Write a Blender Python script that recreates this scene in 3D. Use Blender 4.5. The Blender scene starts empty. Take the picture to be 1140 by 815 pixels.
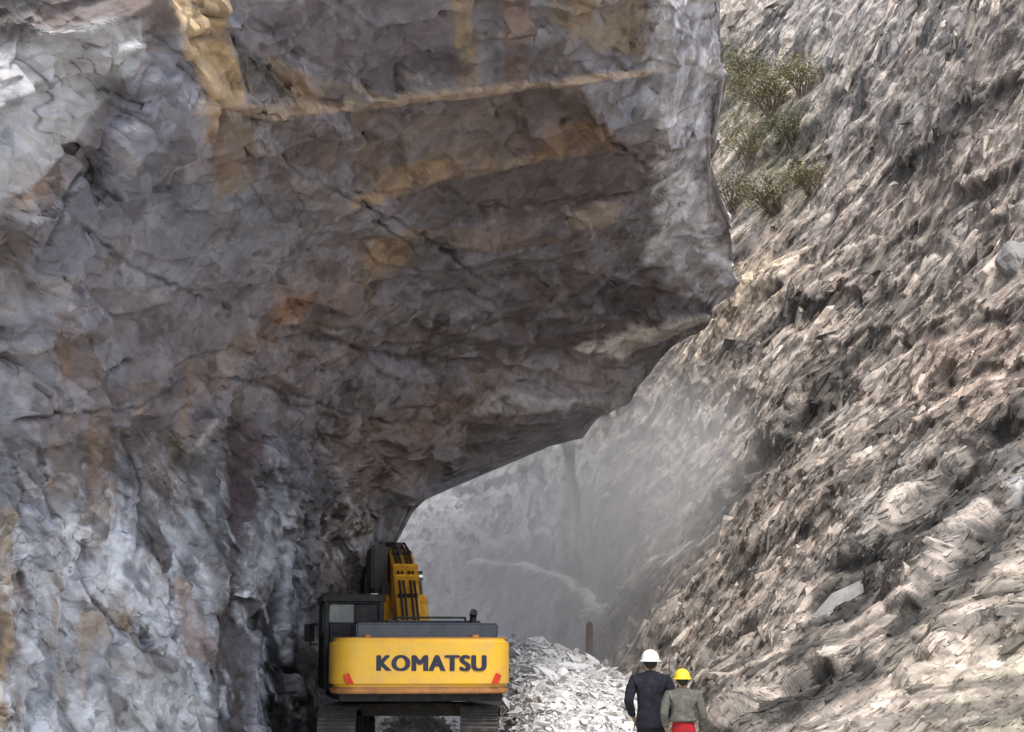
import bpy, bmesh, math, random
import numpy as np
from mathutils import Vector, Matrix, Euler

R = math.radians
S = bpy.context.scene
COL = S.collection
rng = random.Random(7)

# ------------------------------------------------------------------ camera
F = 2070.0; CX, CY = 570.0, 407.5; HZ = 730.0; CAMZ = 1.7
PITCH = math.atan((HZ - CY) / F)
cam = bpy.data.cameras.new('camera'); camo = bpy.data.objects.new('camera', cam); COL.objects.link(camo)
cam.sensor_width = 36.0; cam.lens = 36.0 * F / 1140.0
cam.clip_end = 2000
camo.location = (0, 0, CAMZ); camo.rotation_euler = (R(90) + PITCH, 0, 0)
S.camera = camo
cp, sp = math.cos(PITCH), math.sin(PITCH)

def ray(px, py):
    """world direction through a point of the photograph, scaled so that its Y is 1"""
    px = np.asarray(px, float); py = np.asarray(py, float)
    a = (px - CX) / F; b = (CY - py) / F
    y = cp - b * sp; z = sp + b * cp
    return a / y, z / y

def at(px, py, Y):
    rx, rz = ray(px, py)
    return np.stack([rx * Y, np.ones_like(rx) * Y, CAMZ + rz * Y], -1)

def where_seen(P):
    r = P - np.array([0, 0, CAMZ]); d = np.maximum(r[:, 1] * cp + r[:, 2] * sp, 0.1)
    return np.stack([CX + F * r[:, 0] / d, CY - F * (-r[:, 1] * sp + r[:, 2] * cp) / d], -1)

# ------------------------------------------------------------------ noise (numpy)
def _hash(ix, iy, iz, seed):
    h = (ix * 374761393 + iy * 668265263 + iz * 2147483647 + seed * 1274126177) & 0xFFFFFFFF
    h = ((h ^ (h >> 13)) * 1274126177) & 0xFFFFFFFF
    h = ((h ^ (h >> 16)) * 2246822519) & 0xFFFFFFFF
    return (h ^ (h >> 15)) & 0xFFFFFFFF

def _rnd(ix, iy, iz, seed):
    return _hash(ix, iy, iz, seed).astype(np.float64) / 4294967295.0

def vnoise(P, seed=0):
    """gradient noise, about -1..1; P is (N,3)"""
    I = np.floor(P).astype(np.int64); f = P - I
    w = f * f * f * (f * (f * 6 - 15) + 10)
    out = np.zeros(len(P))
    for dx in (0, 1):
        for dy in (0, 1):
            for dz in (0, 1):
                h = _hash(I[:, 0] + dx, I[:, 1] + dy, I[:, 2] + dz, seed)
                gx = (h & 1023) / 511.5 - 1; gy = ((h >> 10) & 1023) / 511.5 - 1; gz = ((h >> 20) & 1023) / 511.5 - 1
                d = gx * (f[:, 0] - dx) + gy * (f[:, 1] - dy) + gz * (f[:, 2] - dz)
                wx = w[:, 0] if dx else 1 - w[:, 0]
                wy = w[:, 1] if dy else 1 - w[:, 1]
                wz = w[:, 2] if dz else 1 - w[:, 2]
                out += d * wx * wy * wz
    return out * 1.3

def fbm(P, octs=4, seed=0, gain=0.5):
    o = np.zeros(len(P)); a = 1.0; t = 0
    for k in range(octs):
        o += a * vnoise(P * (2.03 ** k) + 17.3 * k, seed + k); t += a; a *= gain
    return o / t * 1.5

def ridged(P, octs=4, seed=0, gain=0.55):
    o = np.zeros(len(P)); a = 1.0; t = 0
    for k in range(octs):
        o += a * (1 - 2 * np.abs(vnoise(P * (2.03 ** k) + 9.1 * k, seed + k))); t += a; a *= gain
    return o / t

def facets(P, seed=0, tilt=1.0, off=1.0):
    """broken-rock relief: every Voronoi cell is a tilted plane with its own offset"""
    I = np.floor(P).astype(np.int64)
    best = np.full(len(P), 1e9); sec = np.full(len(P), 1e9)
    val = np.zeros(len(P)); cid = np.zeros(len(P))
    for dx in (-1, 0, 1):
        for dy in (-1, 0, 1):
            for dz in (-1, 0, 1):
                a, b, c = I[:, 0] + dx, I[:, 1] + dy, I[:, 2] + dz
                h = _hash(a, b, c, seed); h2 = _hash(a, b, c, seed + 77)
                qx = P[:, 0] - a - (h & 1023) / 1023.0
                qy = P[:, 1] - b - ((h >> 10) & 1023) / 1023.0
                qz = P[:, 2] - c - ((h >> 20) & 1023) / 1023.0
                d = qx * qx + qy * qy + qz * qz
                gx = (h2 & 1023) / 511.5 - 1; gy = ((h2 >> 10) & 1023) / 511.5 - 1; gz = ((h2 >> 20) & 1023) / 511.5 - 1
                r = ((h >> 5) & 2047) / 1023.5 - 1
                v = tilt * (gx * qx + gy * qy + gz * qz) + off * r
                m = d < best
                sec = np.where(m, best, np.minimum(sec, d))
                best = np.where(m, d, best); val = np.where(m, v, val); cid = np.where(m, r, cid)
    edge = np.sqrt(sec) - np.sqrt(best)
    return val, edge, cid

def scoop(P, seed=0, c=0.45, tilt=0.8, off=0.25):
    """conchoidal break: shallow tilted bowls meeting in sharp ridges, continuous everywhere"""
    I = np.floor(P).astype(np.int64); val = np.full(len(P), 1e9); cid = np.zeros(len(P))
    for dx in (-1, 0, 1):
        for dy in (-1, 0, 1):
            for dz in (-1, 0, 1):
                a, b, k = I[:, 0] + dx, I[:, 1] + dy, I[:, 2] + dz
                h = _hash(a, b, k, seed); h2 = _hash(a, b, k, seed + 77)
                qx = P[:, 0] - a - (h & 1023) / 1023.0; qy = P[:, 1] - b - ((h >> 10) & 1023) / 1023.0; qz = P[:, 2] - k - ((h >> 20) & 1023) / 1023.0
                gx = (h2 & 1023) / 511.5 - 1; gy = ((h2 >> 10) & 1023) / 511.5 - 1; gz = ((h2 >> 20) & 1023) / 511.5 - 1
                r = ((h >> 5) & 2047) / 1023.5 - 1
                d2 = qx * qx + qy * qy + qz * qz
                v = c * d2 + np.maximum(d2 - 1.2, 0) * 2 + tilt * (gx * qx + gy * qy + gz * qz) + off * r
                m = v < val; val = np.where(m, v, val); cid = np.where(m, r, cid)
    return val, cid

def sstep(a, b, x):
    t = np.clip((x - a) / (b - a), 0, 1); return t * t * (3 - 2 * t)

def tps(pts, xy):
    """thin plate spline through (px,py,depth) points"""
    pts = np.array(pts, float); c = pts[:, :2] / 500.0; n = len(c)
    def U(d2): return np.where(d2 > 1e-12, d2 * np.log(np.maximum(d2, 1e-12)), 0)
    K = U(((c[:, None] - c[None]) ** 2).sum(-1)) + np.eye(n) * 0.02
    Pm = np.hstack([np.ones((n, 1)), c]); A = np.zeros((n + 3, n + 3))
    A[:n, :n] = K; A[:n, n:] = Pm; A[n:, :n] = Pm.T
    w = np.linalg.solve(A, np.concatenate([pts[:, 2], np.zeros(3)]))
    q = xy / 500.0; o = w[n] + q @ w[n + 1:]
    for i in range(n): o += w[i] * U(((q - c[i]) ** 2).sum(-1))
    return o

def polydist(q, line):
    """distance and side (+ = left of travel, seen y down) of points to a polyline"""
    line = np.array(line, float)
    best = np.full(len(q), 1e9); side = np.zeros(len(q)); tt = np.zeros(len(q))
    n = len(line) - 1
    for i in range(n):
        a, b = line[i], line[i + 1]; ab = b - a; L = (ab ** 2).sum()
        t = np.clip(((q - a) @ ab) / L, 0, 1)
        d = np.hypot(*(q - a - t[:, None] * ab).T)
        s = ab[0] * (q[:, 1] - a[1]) - ab[1] * (q[:, 0] - a[0])
        m = d < best
        best = np.where(m, d, best); side = np.where(m, np.sign(s), side); tt = np.where(m, (i + t) / n, tt)
    return best, side, tt

def inpoly(q, poly):
    """signed distance, positive inside"""
    poly = np.array(poly, float); n = len(poly)
    ins = np.zeros(len(q), bool)
    for i in range(n):
        a, b = poly[i], poly[(i + 1) % n]
        c = (a[1] > q[:, 1]) != (b[1] > q[:, 1])
        xx = (b[0] - a[0]) * (q[:, 1] - a[1]) / ((b[1] - a[1]) or 1e-9) + a[0]
        ins ^= c & (q[:, 0] < xx)
    d, _, _ = polydist(q, np.vstack([poly, poly[:1]]))
    return np.where(ins, d, -d)

# ------------------------------------------------------------------ materials
def nodes(name):
    m = bpy.data.materials.new(name); m.use_nodes = True
    nt = m.node_tree; return m, nt, nt.nodes['Principled BSDF']

def rock_mat(name, stretch=(1, 1, 1), rot=(0, 0, 0), rough=0.85, bump=0.5, scale=6.0, var=0.35, frac=0.13, facet=0.9):
    m, nt, b = nodes(name); L = nt.links.new
    at_ = nt.nodes.new('ShaderNodeAttribute'); at_.attribute_name = 'Col'
    tc = nt.nodes.new('ShaderNodeTexCoord'); mp = nt.nodes.new('ShaderNodeMapping')
    mp.inputs['Scale'].default_value = stretch; mp.inputs['Rotation'].default_value = rot
    L(tc.outputs['Object'], mp.inputs['Vector'])
    n1 = nt.nodes.new('ShaderNodeTexNoise'); n1.inputs['Scale'].default_value = scale; n1.inputs['Detail'].default_value = 9; n1.inputs['Roughness'].default_value = 0.68
    n2 = nt.nodes.new('ShaderNodeTexNoise'); n2.inputs['Scale'].default_value = scale * 0.22; n2.inputs['Detail'].default_value = 6
    L(mp.outputs[0], n1.inputs['Vector']); L(mp.outputs[0], n2.inputs['Vector'])
    ad = nt.nodes.new('ShaderNodeMath'); ad.operation = 'ADD'
    L(n1.outputs['Fac'], ad.inputs[0]); L(n2.outputs['Fac'], ad.inputs[1])
    mr = nt.nodes.new('ShaderNodeMapRange'); mr.inputs['From Min'].default_value = 0.6; mr.inputs['From Max'].default_value = 1.4
    mr.inputs['To Min'].default_value = 1 - var; mr.inputs['To Max'].default_value = 1 + var
    L(ad.outputs[0], mr.inputs['Value'])
    mx = nt.nodes.new('ShaderNodeVectorMath'); mx.operation = 'SCALE'
    L(at_.outputs['Color'], mx.inputs[0]); L(mr.outputs[0], mx.inputs['Scale'])
    L(mx.outputs[0], b.inputs['Base Color'])
    b.inputs['Roughness'].default_value = rough
    b.inputs['Specular IOR Level'].default_value = 0.35
    bp = nt.nodes.new('ShaderNodeBump'); bp.inputs['Strength'].default_value = bump; bp.inputs['Distance'].default_value = 0.06
    L(n1.outputs['Fac'], bp.inputs['Height'])
    # small fracture facets: cells of a warped Voronoi, each a shade of its own
    wv = nt.nodes.new('ShaderNodeVectorMath'); wv.operation = 'MULTIPLY_ADD'
    wv.inputs[1].default_value = (0.08, 0.08, 0.08); L(n2.outputs['Color'], wv.inputs[0]); L(mp.outputs[0], wv.inputs[2])
    vo = nt.nodes.new('ShaderNodeTexVoronoi'); vo.feature = 'F1'; vo.inputs['Scale'].default_value = scale * 0.75; vo.inputs['Randomness'].default_value = 1.0
    L(wv.outputs[0], vo.inputs['Vector'])
    sx = nt.nodes.new('ShaderNodeSeparateColor'); L(vo.outputs['Color'], sx.inputs[0])
    m3 = nt.nodes.new('ShaderNodeMapRange'); m3.inputs['To Min'].default_value = 1 - frac; m3.inputs['To Max'].default_value = 1 + frac; L(sx.outputs[0], m3.inputs['Value'])
    mu = nt.nodes.new('ShaderNodeMath'); mu.operation = 'MULTIPLY'; L(mr.outputs[0], mu.inputs[0]); L(m3.outputs[0], mu.inputs[1]); L(mu.outputs[0], mx.inputs['Scale'])
    prev = bp.outputs[0]
    for fs, fk in ((0.5, facet), (1.3, facet * 0.6)):
        vf = nt.nodes.new('ShaderNodeTexVoronoi'); vf.feature = 'F1'; vf.inputs['Scale'].default_value = 1.0; vf.inputs['Randomness'].default_value = 1.0
        sc = nt.nodes.new('ShaderNodeVectorMath'); sc.operation = 'SCALE'; sc.inputs['Scale'].default_value = scale * fs; L(wv.outputs[0], sc.inputs[0]); L(sc.outputs[0], vf.inputs['Vector'])
        su = nt.nodes.new('ShaderNodeVectorMath'); su.operation = 'SUBTRACT'; L(sc.outputs[0], su.inputs[0]); L(vf.outputs['Position'], su.inputs[1])
        ce = nt.nodes.new('ShaderNodeVectorMath'); ce.operation = 'SUBTRACT'; ce.inputs[1].default_value = (0.5, 0.5, 0.5); L(vf.outputs['Color'], ce.inputs[0])
        dt = nt.nodes.new('ShaderNodeVectorMath'); dt.operation = 'DOT_PRODUCT'; L(su.outputs[0], dt.inputs[0]); L(ce.outputs[0], dt.inputs[1])
        b2 = nt.nodes.new('ShaderNodeBump'); b2.inputs['Strength'].default_value = 1.0; b2.inputs['Distance'].default_value = fk / (scale * fs)
        L(dt.outputs['Value'], b2.inputs['Height']); L(prev, b2.inputs['Normal']); prev = b2.outputs[0]
    L(b2.outputs[0], b.inputs['Normal'])
    return m

def simple(name, col, rough=0.5, metal=0.0, dirt=None, dscale=6.0, dlo=0.45, dhi=0.65, bump=0.0, spec=0.5):
    m, nt, b = nodes(name); L = nt.links.new
    b.inputs['Roughness'].default_value = rough; b.inputs['Metallic'].default_value = metal
    b.inputs['Specular IOR Level'].default_value = spec
    tc = nt.nodes.new('ShaderNodeTexCoord')
    n1 = nt.nodes.new('ShaderNodeTexNoise'); n1.inputs['Scale'].default_value = dscale; n1.inputs['Detail'].default_value = 8; n1.inputs['Roughness'].default_value = 0.7
    L(tc.outputs['Object'], n1.inputs['Vector'])
    mr = nt.nodes.new('ShaderNodeMapRange'); mr.inputs['From Min'].default_value = dlo; mr.inputs['From Max'].default_value = dhi
    L(n1.outputs['Fac'], mr.inputs['Value'])
    mx = nt.nodes.new('ShaderNodeMix'); mx.data_type = 'RGBA'
    mx.inputs[6].default_value = (*col, 1)
    d = dirt or tuple(c * 0.75 for c in col)
    mx.inputs[7].default_value = (*d, 1)
    L(mr.outputs[0], mx.inputs[0]); L(mx.outputs[2], b.inputs['Base Color'])
    if bump:
        bp = nt.nodes.new('ShaderNodeBump'); bp.inputs['Strength'].default_value = bump; bp.inputs['Distance'].default_value = 0.02
        L(n1.outputs['Fac'], bp.inputs['Height']); L(bp.outputs[0], b.inputs['Normal'])
    return m

# ------------------------------------------------------------------ object helpers
def link(o, parent=None):
    COL.objects.link(o)
    if parent is not None: o.parent = parent
    return o

def tag(o, label=None, cat=None, group=None, kind=None):
    if label: o['label'] = label
    if cat: o['category'] = cat
    if group: o['group'] = group
    if kind: o['kind'] = kind
    return o

def empty(name, loc=(0, 0, 0), rz=0.0):
    o = bpy.data.objects.new(name, None); o.location = loc; o.rotation_euler = (0, 0, rz); o.empty_display_size = 0.2
    return link(o)

def np_mesh(name, V, quads=None, col=None, mat=None, smooth=False, parent=None, tris=None):
    me = bpy.data.meshes.new(name)
    V = np.ascontiguousarray(V, np.float32); Q = np.ascontiguousarray(quads, np.int32)
    k = Q.shape[1]; nq = len(Q); flat = Q.ravel(); starts = np.arange(0, Q.size, k, dtype=np.int32)
    if tris is not None:
        T = np.ascontiguousarray(tris, np.int32); flat = np.concatenate([flat, T.ravel()])
        starts = np.concatenate([starts, np.arange(Q.size, Q.size + T.size, 3, dtype=np.int32)])
    me.vertices.add(len(V)); me.vertices.foreach_set('co', V.ravel())
    me.loops.add(len(flat)); me.loops.foreach_set('vertex_index', flat)
    me.polygons.add(len(starts)); me.polygons.foreach_set('loop_start', starts)
    me.update(calc_edges=True)
    if col is not None:
        a = me.color_attributes.new('Col', 'FLOAT_COLOR', 'POINT')
        c4 = np.ones((len(V), 4), np.float32); c4[:, :3] = col
        a.data.foreach_set('color', c4.ravel())
    sm_ = np.zeros(len(starts), bool); sm_[:nq] = smooth; me.polygons.foreach_set('use_smooth', sm_)
    if mat: me.materials.append(mat)
    o = bpy.data.objects.new(name, me)
    return link(o, parent)

def grid_quads(nr, nc):
    i = np.arange(nr * nc).reshape(nr, nc)
    return np.stack([i[:-1, :-1].ravel(), i[1:, :-1].ravel(), i[1:, 1:].ravel(), i[:-1, 1:].ravel()], -1)

def grid_normals(G):
    du = np.gradient(G, axis=1); dv = np.gradient(G, axis=0)
    n = np.cross(dv, du); n /= np.linalg.norm(n, axis=-1, keepdims=True) + 1e-9
    return n

def renormal(G, ref, it=5):
    n = grid_normals(G); n = np.where(((n * ref).sum(-1) < 0)[..., None], -n, n)
    for _ in range(it):
        n[1:-1] = n[:-2] + 2 * n[1:-1] + n[2:]; n[:, 1:-1] = n[:, :-2] + 2 * n[:, 1:-1] + n[:, 2:]
        n /= np.linalg.norm(n, axis=-1, keepdims=True) + 1e-9
    return n

def _blur(a, k, axis):
    for _ in range(3):
        p = np.pad(a, [(k, k) if i == axis else (0, 0) for i in range(a.ndim)], mode='edge')
        c = np.cumsum(p, axis=axis); z = np.zeros_like(np.take(c, [0], axis)); c = np.concatenate([z, c], axis)
        n = a.shape[axis]; w = 2 * k + 1
        a = (np.take(c, range(w, w + n), axis) - np.take(c, range(0, n), axis)) / w
    return a

def relax(a, n=1):
    for _ in range(n):
        a = a.copy(); a[1:-1] = (a[:-2] + 2 * a[1:-1] + a[2:]) / 4; a[:, 1:-1] = (a[:, :-2] + 2 * a[:, 1:-1] + a[:, 2:]) / 4
    return a

def equalise(A, i0, i1, j0, j1, power=0.75):
    """A is (rows, cols, channels), xyz first: move the grid lines so that steep steps get as many rows and columns as flat ones"""
    for axis in (0, 1, 0):
        B = A[i0:i1, j0:j1] if axis == 0 else np.swapaxes(A[i0:i1, j0:j1], 0, 1)
        d = np.linalg.norm(np.diff(B[..., :3], axis=0), axis=-1) / B[:-1, :, 1]
        d = _blur(_blur(d, 2, 0), 6, 1) ** power
        c = np.concatenate([np.zeros((1, d.shape[1])), np.cumsum(d, 0)], 0); n = len(B)
        out = B.copy()
        for j in range(B.shape[1]):
            t = np.linspace(0, c[-1, j], n); ix = np.interp(t, c[:, j], np.arange(n))
            k = np.minimum(ix.astype(int), n - 2); f = (ix - k)[:, None]
            out[:, j] = B[k, j] * (1 - f) + B[k + 1, j] * f
        A[i0:i1, j0:j1] = out if axis == 0 else np.swapaxes(out, 0, 1)
    return A

def spacing(G):
    a = np.linalg.norm(np.gradient(G, axis=0), axis=-1); b = np.linalg.norm(np.gradient(G, axis=1), axis=-1)
    return _blur(_blur(np.maximum(a, b), 3, 0), 3, 1)

def blend(col, c, m):
    return col * (1 - m[:, None]) + np.array(c) * m[:, None]

def block_templates(seed, n=24):
    r = random.Random(seed); out = []
    for k in range(n):
        bm = bmesh.new()
        for sx in (-1, 1):
            for sy in (-1, 1):
                for sz in (-1, 1):
                    bm.verts.new((sx * 0.5 * r.uniform(0.45, 1.0), sy * 0.5 * r.uniform(0.5, 1.0), sz * 0.5 * r.uniform(0.6, 1.0)))
        for j in range(4): bm.verts.new((r.uniform(-.62, .62), r.uniform(-.5, .5), r.uniform(-.45, .45)))
        res = bmesh.ops.convex_hull(bm, input=bm.verts)
        bmesh.ops.delete(bm, geom=[g for g in res['geom_interior'] if isinstance(g, bmesh.types.BMVert)], context='VERTS')
        bmesh.ops.delete(bm, geom=[v for v in bm.verts if not v.link_faces], context='VERTS')
        bmesh.ops.triangulate(bm, faces=bm.faces)
        bm.verts.ensure_lookup_table(); bm.verts.index_update()
        out.append((np.array([v.co[:] for v in bm.verts]), np.array([[v.index for v in f.verts] for f in bm.faces]))); bm.free()
    return out

def blocks(P, N, U, size, C, tilt, sink, v0, seed):
    """broken blocks bedded in a rock face. P place, N face normal, U long direction, size (n,3) along U / across / along N"""
    g = np.random.default_rng(seed); tp = block_templates(seed)
    n = len(P)
    N = N + g.normal(0, 1, (n, 3)) * tilt[:, None]; N /= np.linalg.norm(N, axis=1, keepdims=True)
    U = U - N * (U * N).sum(1, keepdims=True); U /= np.linalg.norm(U, axis=1, keepdims=True) + 1e-9
    W = np.cross(N, U); which = g.integers(0, len(tp), n)
    VV = []; TT = []; CC = []; nv = v0
    for k, (v, t) in enumerate(tp):
        ix = np.where(which == k)[0]; m = len(ix)
        if not m: continue
        a = v[None] * size[ix][:, None]
        w = P[ix][:, None] + a[..., :1] * U[ix][:, None] + a[..., 1:2] * W[ix][:, None] + (a[..., 2:3] - (sink * size[ix][:, 2])[:, None, None]) * N[ix][:, None]
        VV.append(w.reshape(-1, 3)); TT.append((t[None] + (np.arange(m) * len(v))[:, None, None] + nv).reshape(-1, 3)); nv += m * len(v)
        CC.append(np.repeat(C[ix], len(v), 0))
    return np.concatenate(VV), np.concatenate(TT), np.concatenate(CC)

def slabs(q, d, specs, seed, flat=0.85, soft=1.6):
    """flat broken slabs: each one levels the relief inside its outline to a tilted plane, flush at one end and proud at the other"""
    g = np.random.default_rng(seed); d = d.copy(); shade = np.zeros(len(q)); cover = np.zeros(len(q))
    order = np.argsort(q[:, 1]); qy = q[order, 1]
    for (n, x0, x1, y0, y1, l0, l1, r0, r1, a_u, s_u, a_v, s_v, h0, h1, keep) in specs:
        for _ in range(n):
            cx, cy = g.uniform(x0, x1), g.uniform(y0, y1)
            if keep is not None and not keep(cx, cy): continue
            L_ = l0 * (l1 / l0) ** (g.random() ** 1.5); W_ = L_ * g.uniform(r0, r1)
            u = math.radians(g.normal(a_u, s_u)); v = math.radians(g.normal(a_v, s_v))
            U = np.array([math.cos(u), -math.sin(u)]); Vv = np.array([math.cos(v), -math.sin(v)])
            rad = (L_ + W_) * 0.75
            i0, i1 = np.searchsorted(qy, (cy - rad, cy + rad)); ids = order[i0:i1]; ids = ids[np.abs(q[ids, 0] - cx) < rad]
            if len(ids) < 12: continue
            e = q[ids] - (cx, cy)
            nU = np.array([-U[1], U[0]]); nV = np.array([-Vv[1], Vv[0]]); sn = abs(U @ nV)
            a = e @ nV / (U @ nV); b = e @ nU / (Vv @ nU)      # coordinates along U and V
            m = np.minimum((L_ / 2 - np.abs(a)) * sn, (W_ / 2 - np.abs(b)) * sn)
            for k in range(2):                                   # knocked-off corners
                an = g.uniform(0, 6.283); m = np.minimum(m, g.uniform(0.24, 0.42) * (L_ * 0.6 + W_ * 0.6) - (e @ np.array([math.cos(an), math.sin(an)])))
            m = sstep(-soft, soft, m)
            if m.max() < 0.5: continue
            h = g.uniform(h0, h1); t = 0.5 + b / W_ ; t2 = g.uniform(-0.4, 0.4) * a / L_
            c0 = np.median(d[ids][m > 0.5])
            plane = c0 + h * (np.clip(t, 0, 1) * 1.25 - 0.35 + t2)
            k_ = flat * m
            d[ids] = d[ids] * (1 - k_) + plane * k_
            shade[ids] = shade[ids] * (1 - m) + m * g.uniform(-1, 1); cover[ids] = np.maximum(cover[ids] * (1 - m), m)
    return d, shade, cover

def saw_beds(al, up, dp, period, w, seed, run=5.0):
    """overlapping beds: each swells towards its lower edge and breaks off there; al along the beds, up across them"""
    Q = np.stack([al, up, dp], -1)
    lo = fbm(Q * np.array([0.22, 0.3, 0.22]), 3, seed + 1); hi = fbm(Q * np.array([0.5, 0.9, 0.7]), 3, seed + 2); jg = vnoise(Q * np.array([1.6, 2.0, 2.0]), seed + 3)
    x = (up + lo * w[0] + hi * w[1] + jg * w[2]) / period; b_ = np.floor(x)
    r_ = _rnd(b_.astype(np.int64), np.floor(al / (period * run) + hi * 1.5 + b_ * 0.37).astype(np.int64), np.zeros(len(x), np.int64), seed)
    return (1 - (x - b_)) * (0.25 + 1.1 * r_), r_

def img_dir(P, ang, N):
    """direction lying in the face whose run is ang degrees above the horizontal to the right"""
    d = np.stack([np.cos(ang), np.zeros_like(ang), np.sin(ang)], -1)
    return d - N * (d * N).sum(1, keepdims=True)

# ================================================================== ROCK OVERHANG (left wall + ceiling)
XR = np.array([(-1400, 800), (-200, 800), (0, 797), (40, 800), (90, 803), (150, 797), (210, 800), (245, 812), (280, 820), (318, 818),
               (340, 800), (352, 772), (372, 738), (395, 716), (425, 700), (447, 690), (470, 660), (490, 640), (505, 590), (520, 525),
               (540, 475), (560, 444), (585, 420), (605, 412), (640, 410), (700, 402), (800, 390), (1000, 390)], float)
A_D = [(-400, 815, 16), (-200, 815, 18.5), (0, 815, 21), (150, 815, 25), (300, 815, 30), (345, 815, 33), (390, 800, 37),
       (-400, 600, 15.5), (0, 600, 21), (150, 600, 25), (300, 600, 30.5), (400, 620, 37),
       (0, 450, 20), (150, 450, 24), (300, 450, 29), (450, 450, 35), (600, 450, 39), (690, 450, 41), (520, 530, 39), (440, 590, 38),
       (-400, 300, 14), (0, 300, 18.5), (150, 300, 22), (300, 300, 26), (450, 300, 30), (600, 300, 34), (750, 300, 36.5), (815, 300, 37.5),
       (0, 150, 17), (200, 150, 20), (400, 150, 24), (600, 150, 27.5), (720, 150, 29.5), (800, 150, 33),
       (-400, 0, 13), (0, 0, 17), (200, 0, 18.5), (400, 0, 21), (600, 0, 24), (730, 0, 26), (800, 0, 29),
       (0, -300, 16), (400, -300, 19), (800, -300, 25), (-400, -300, 13), (0, -900, 15.5), (800, -900, 22), (-400, -900, 12)]

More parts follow.
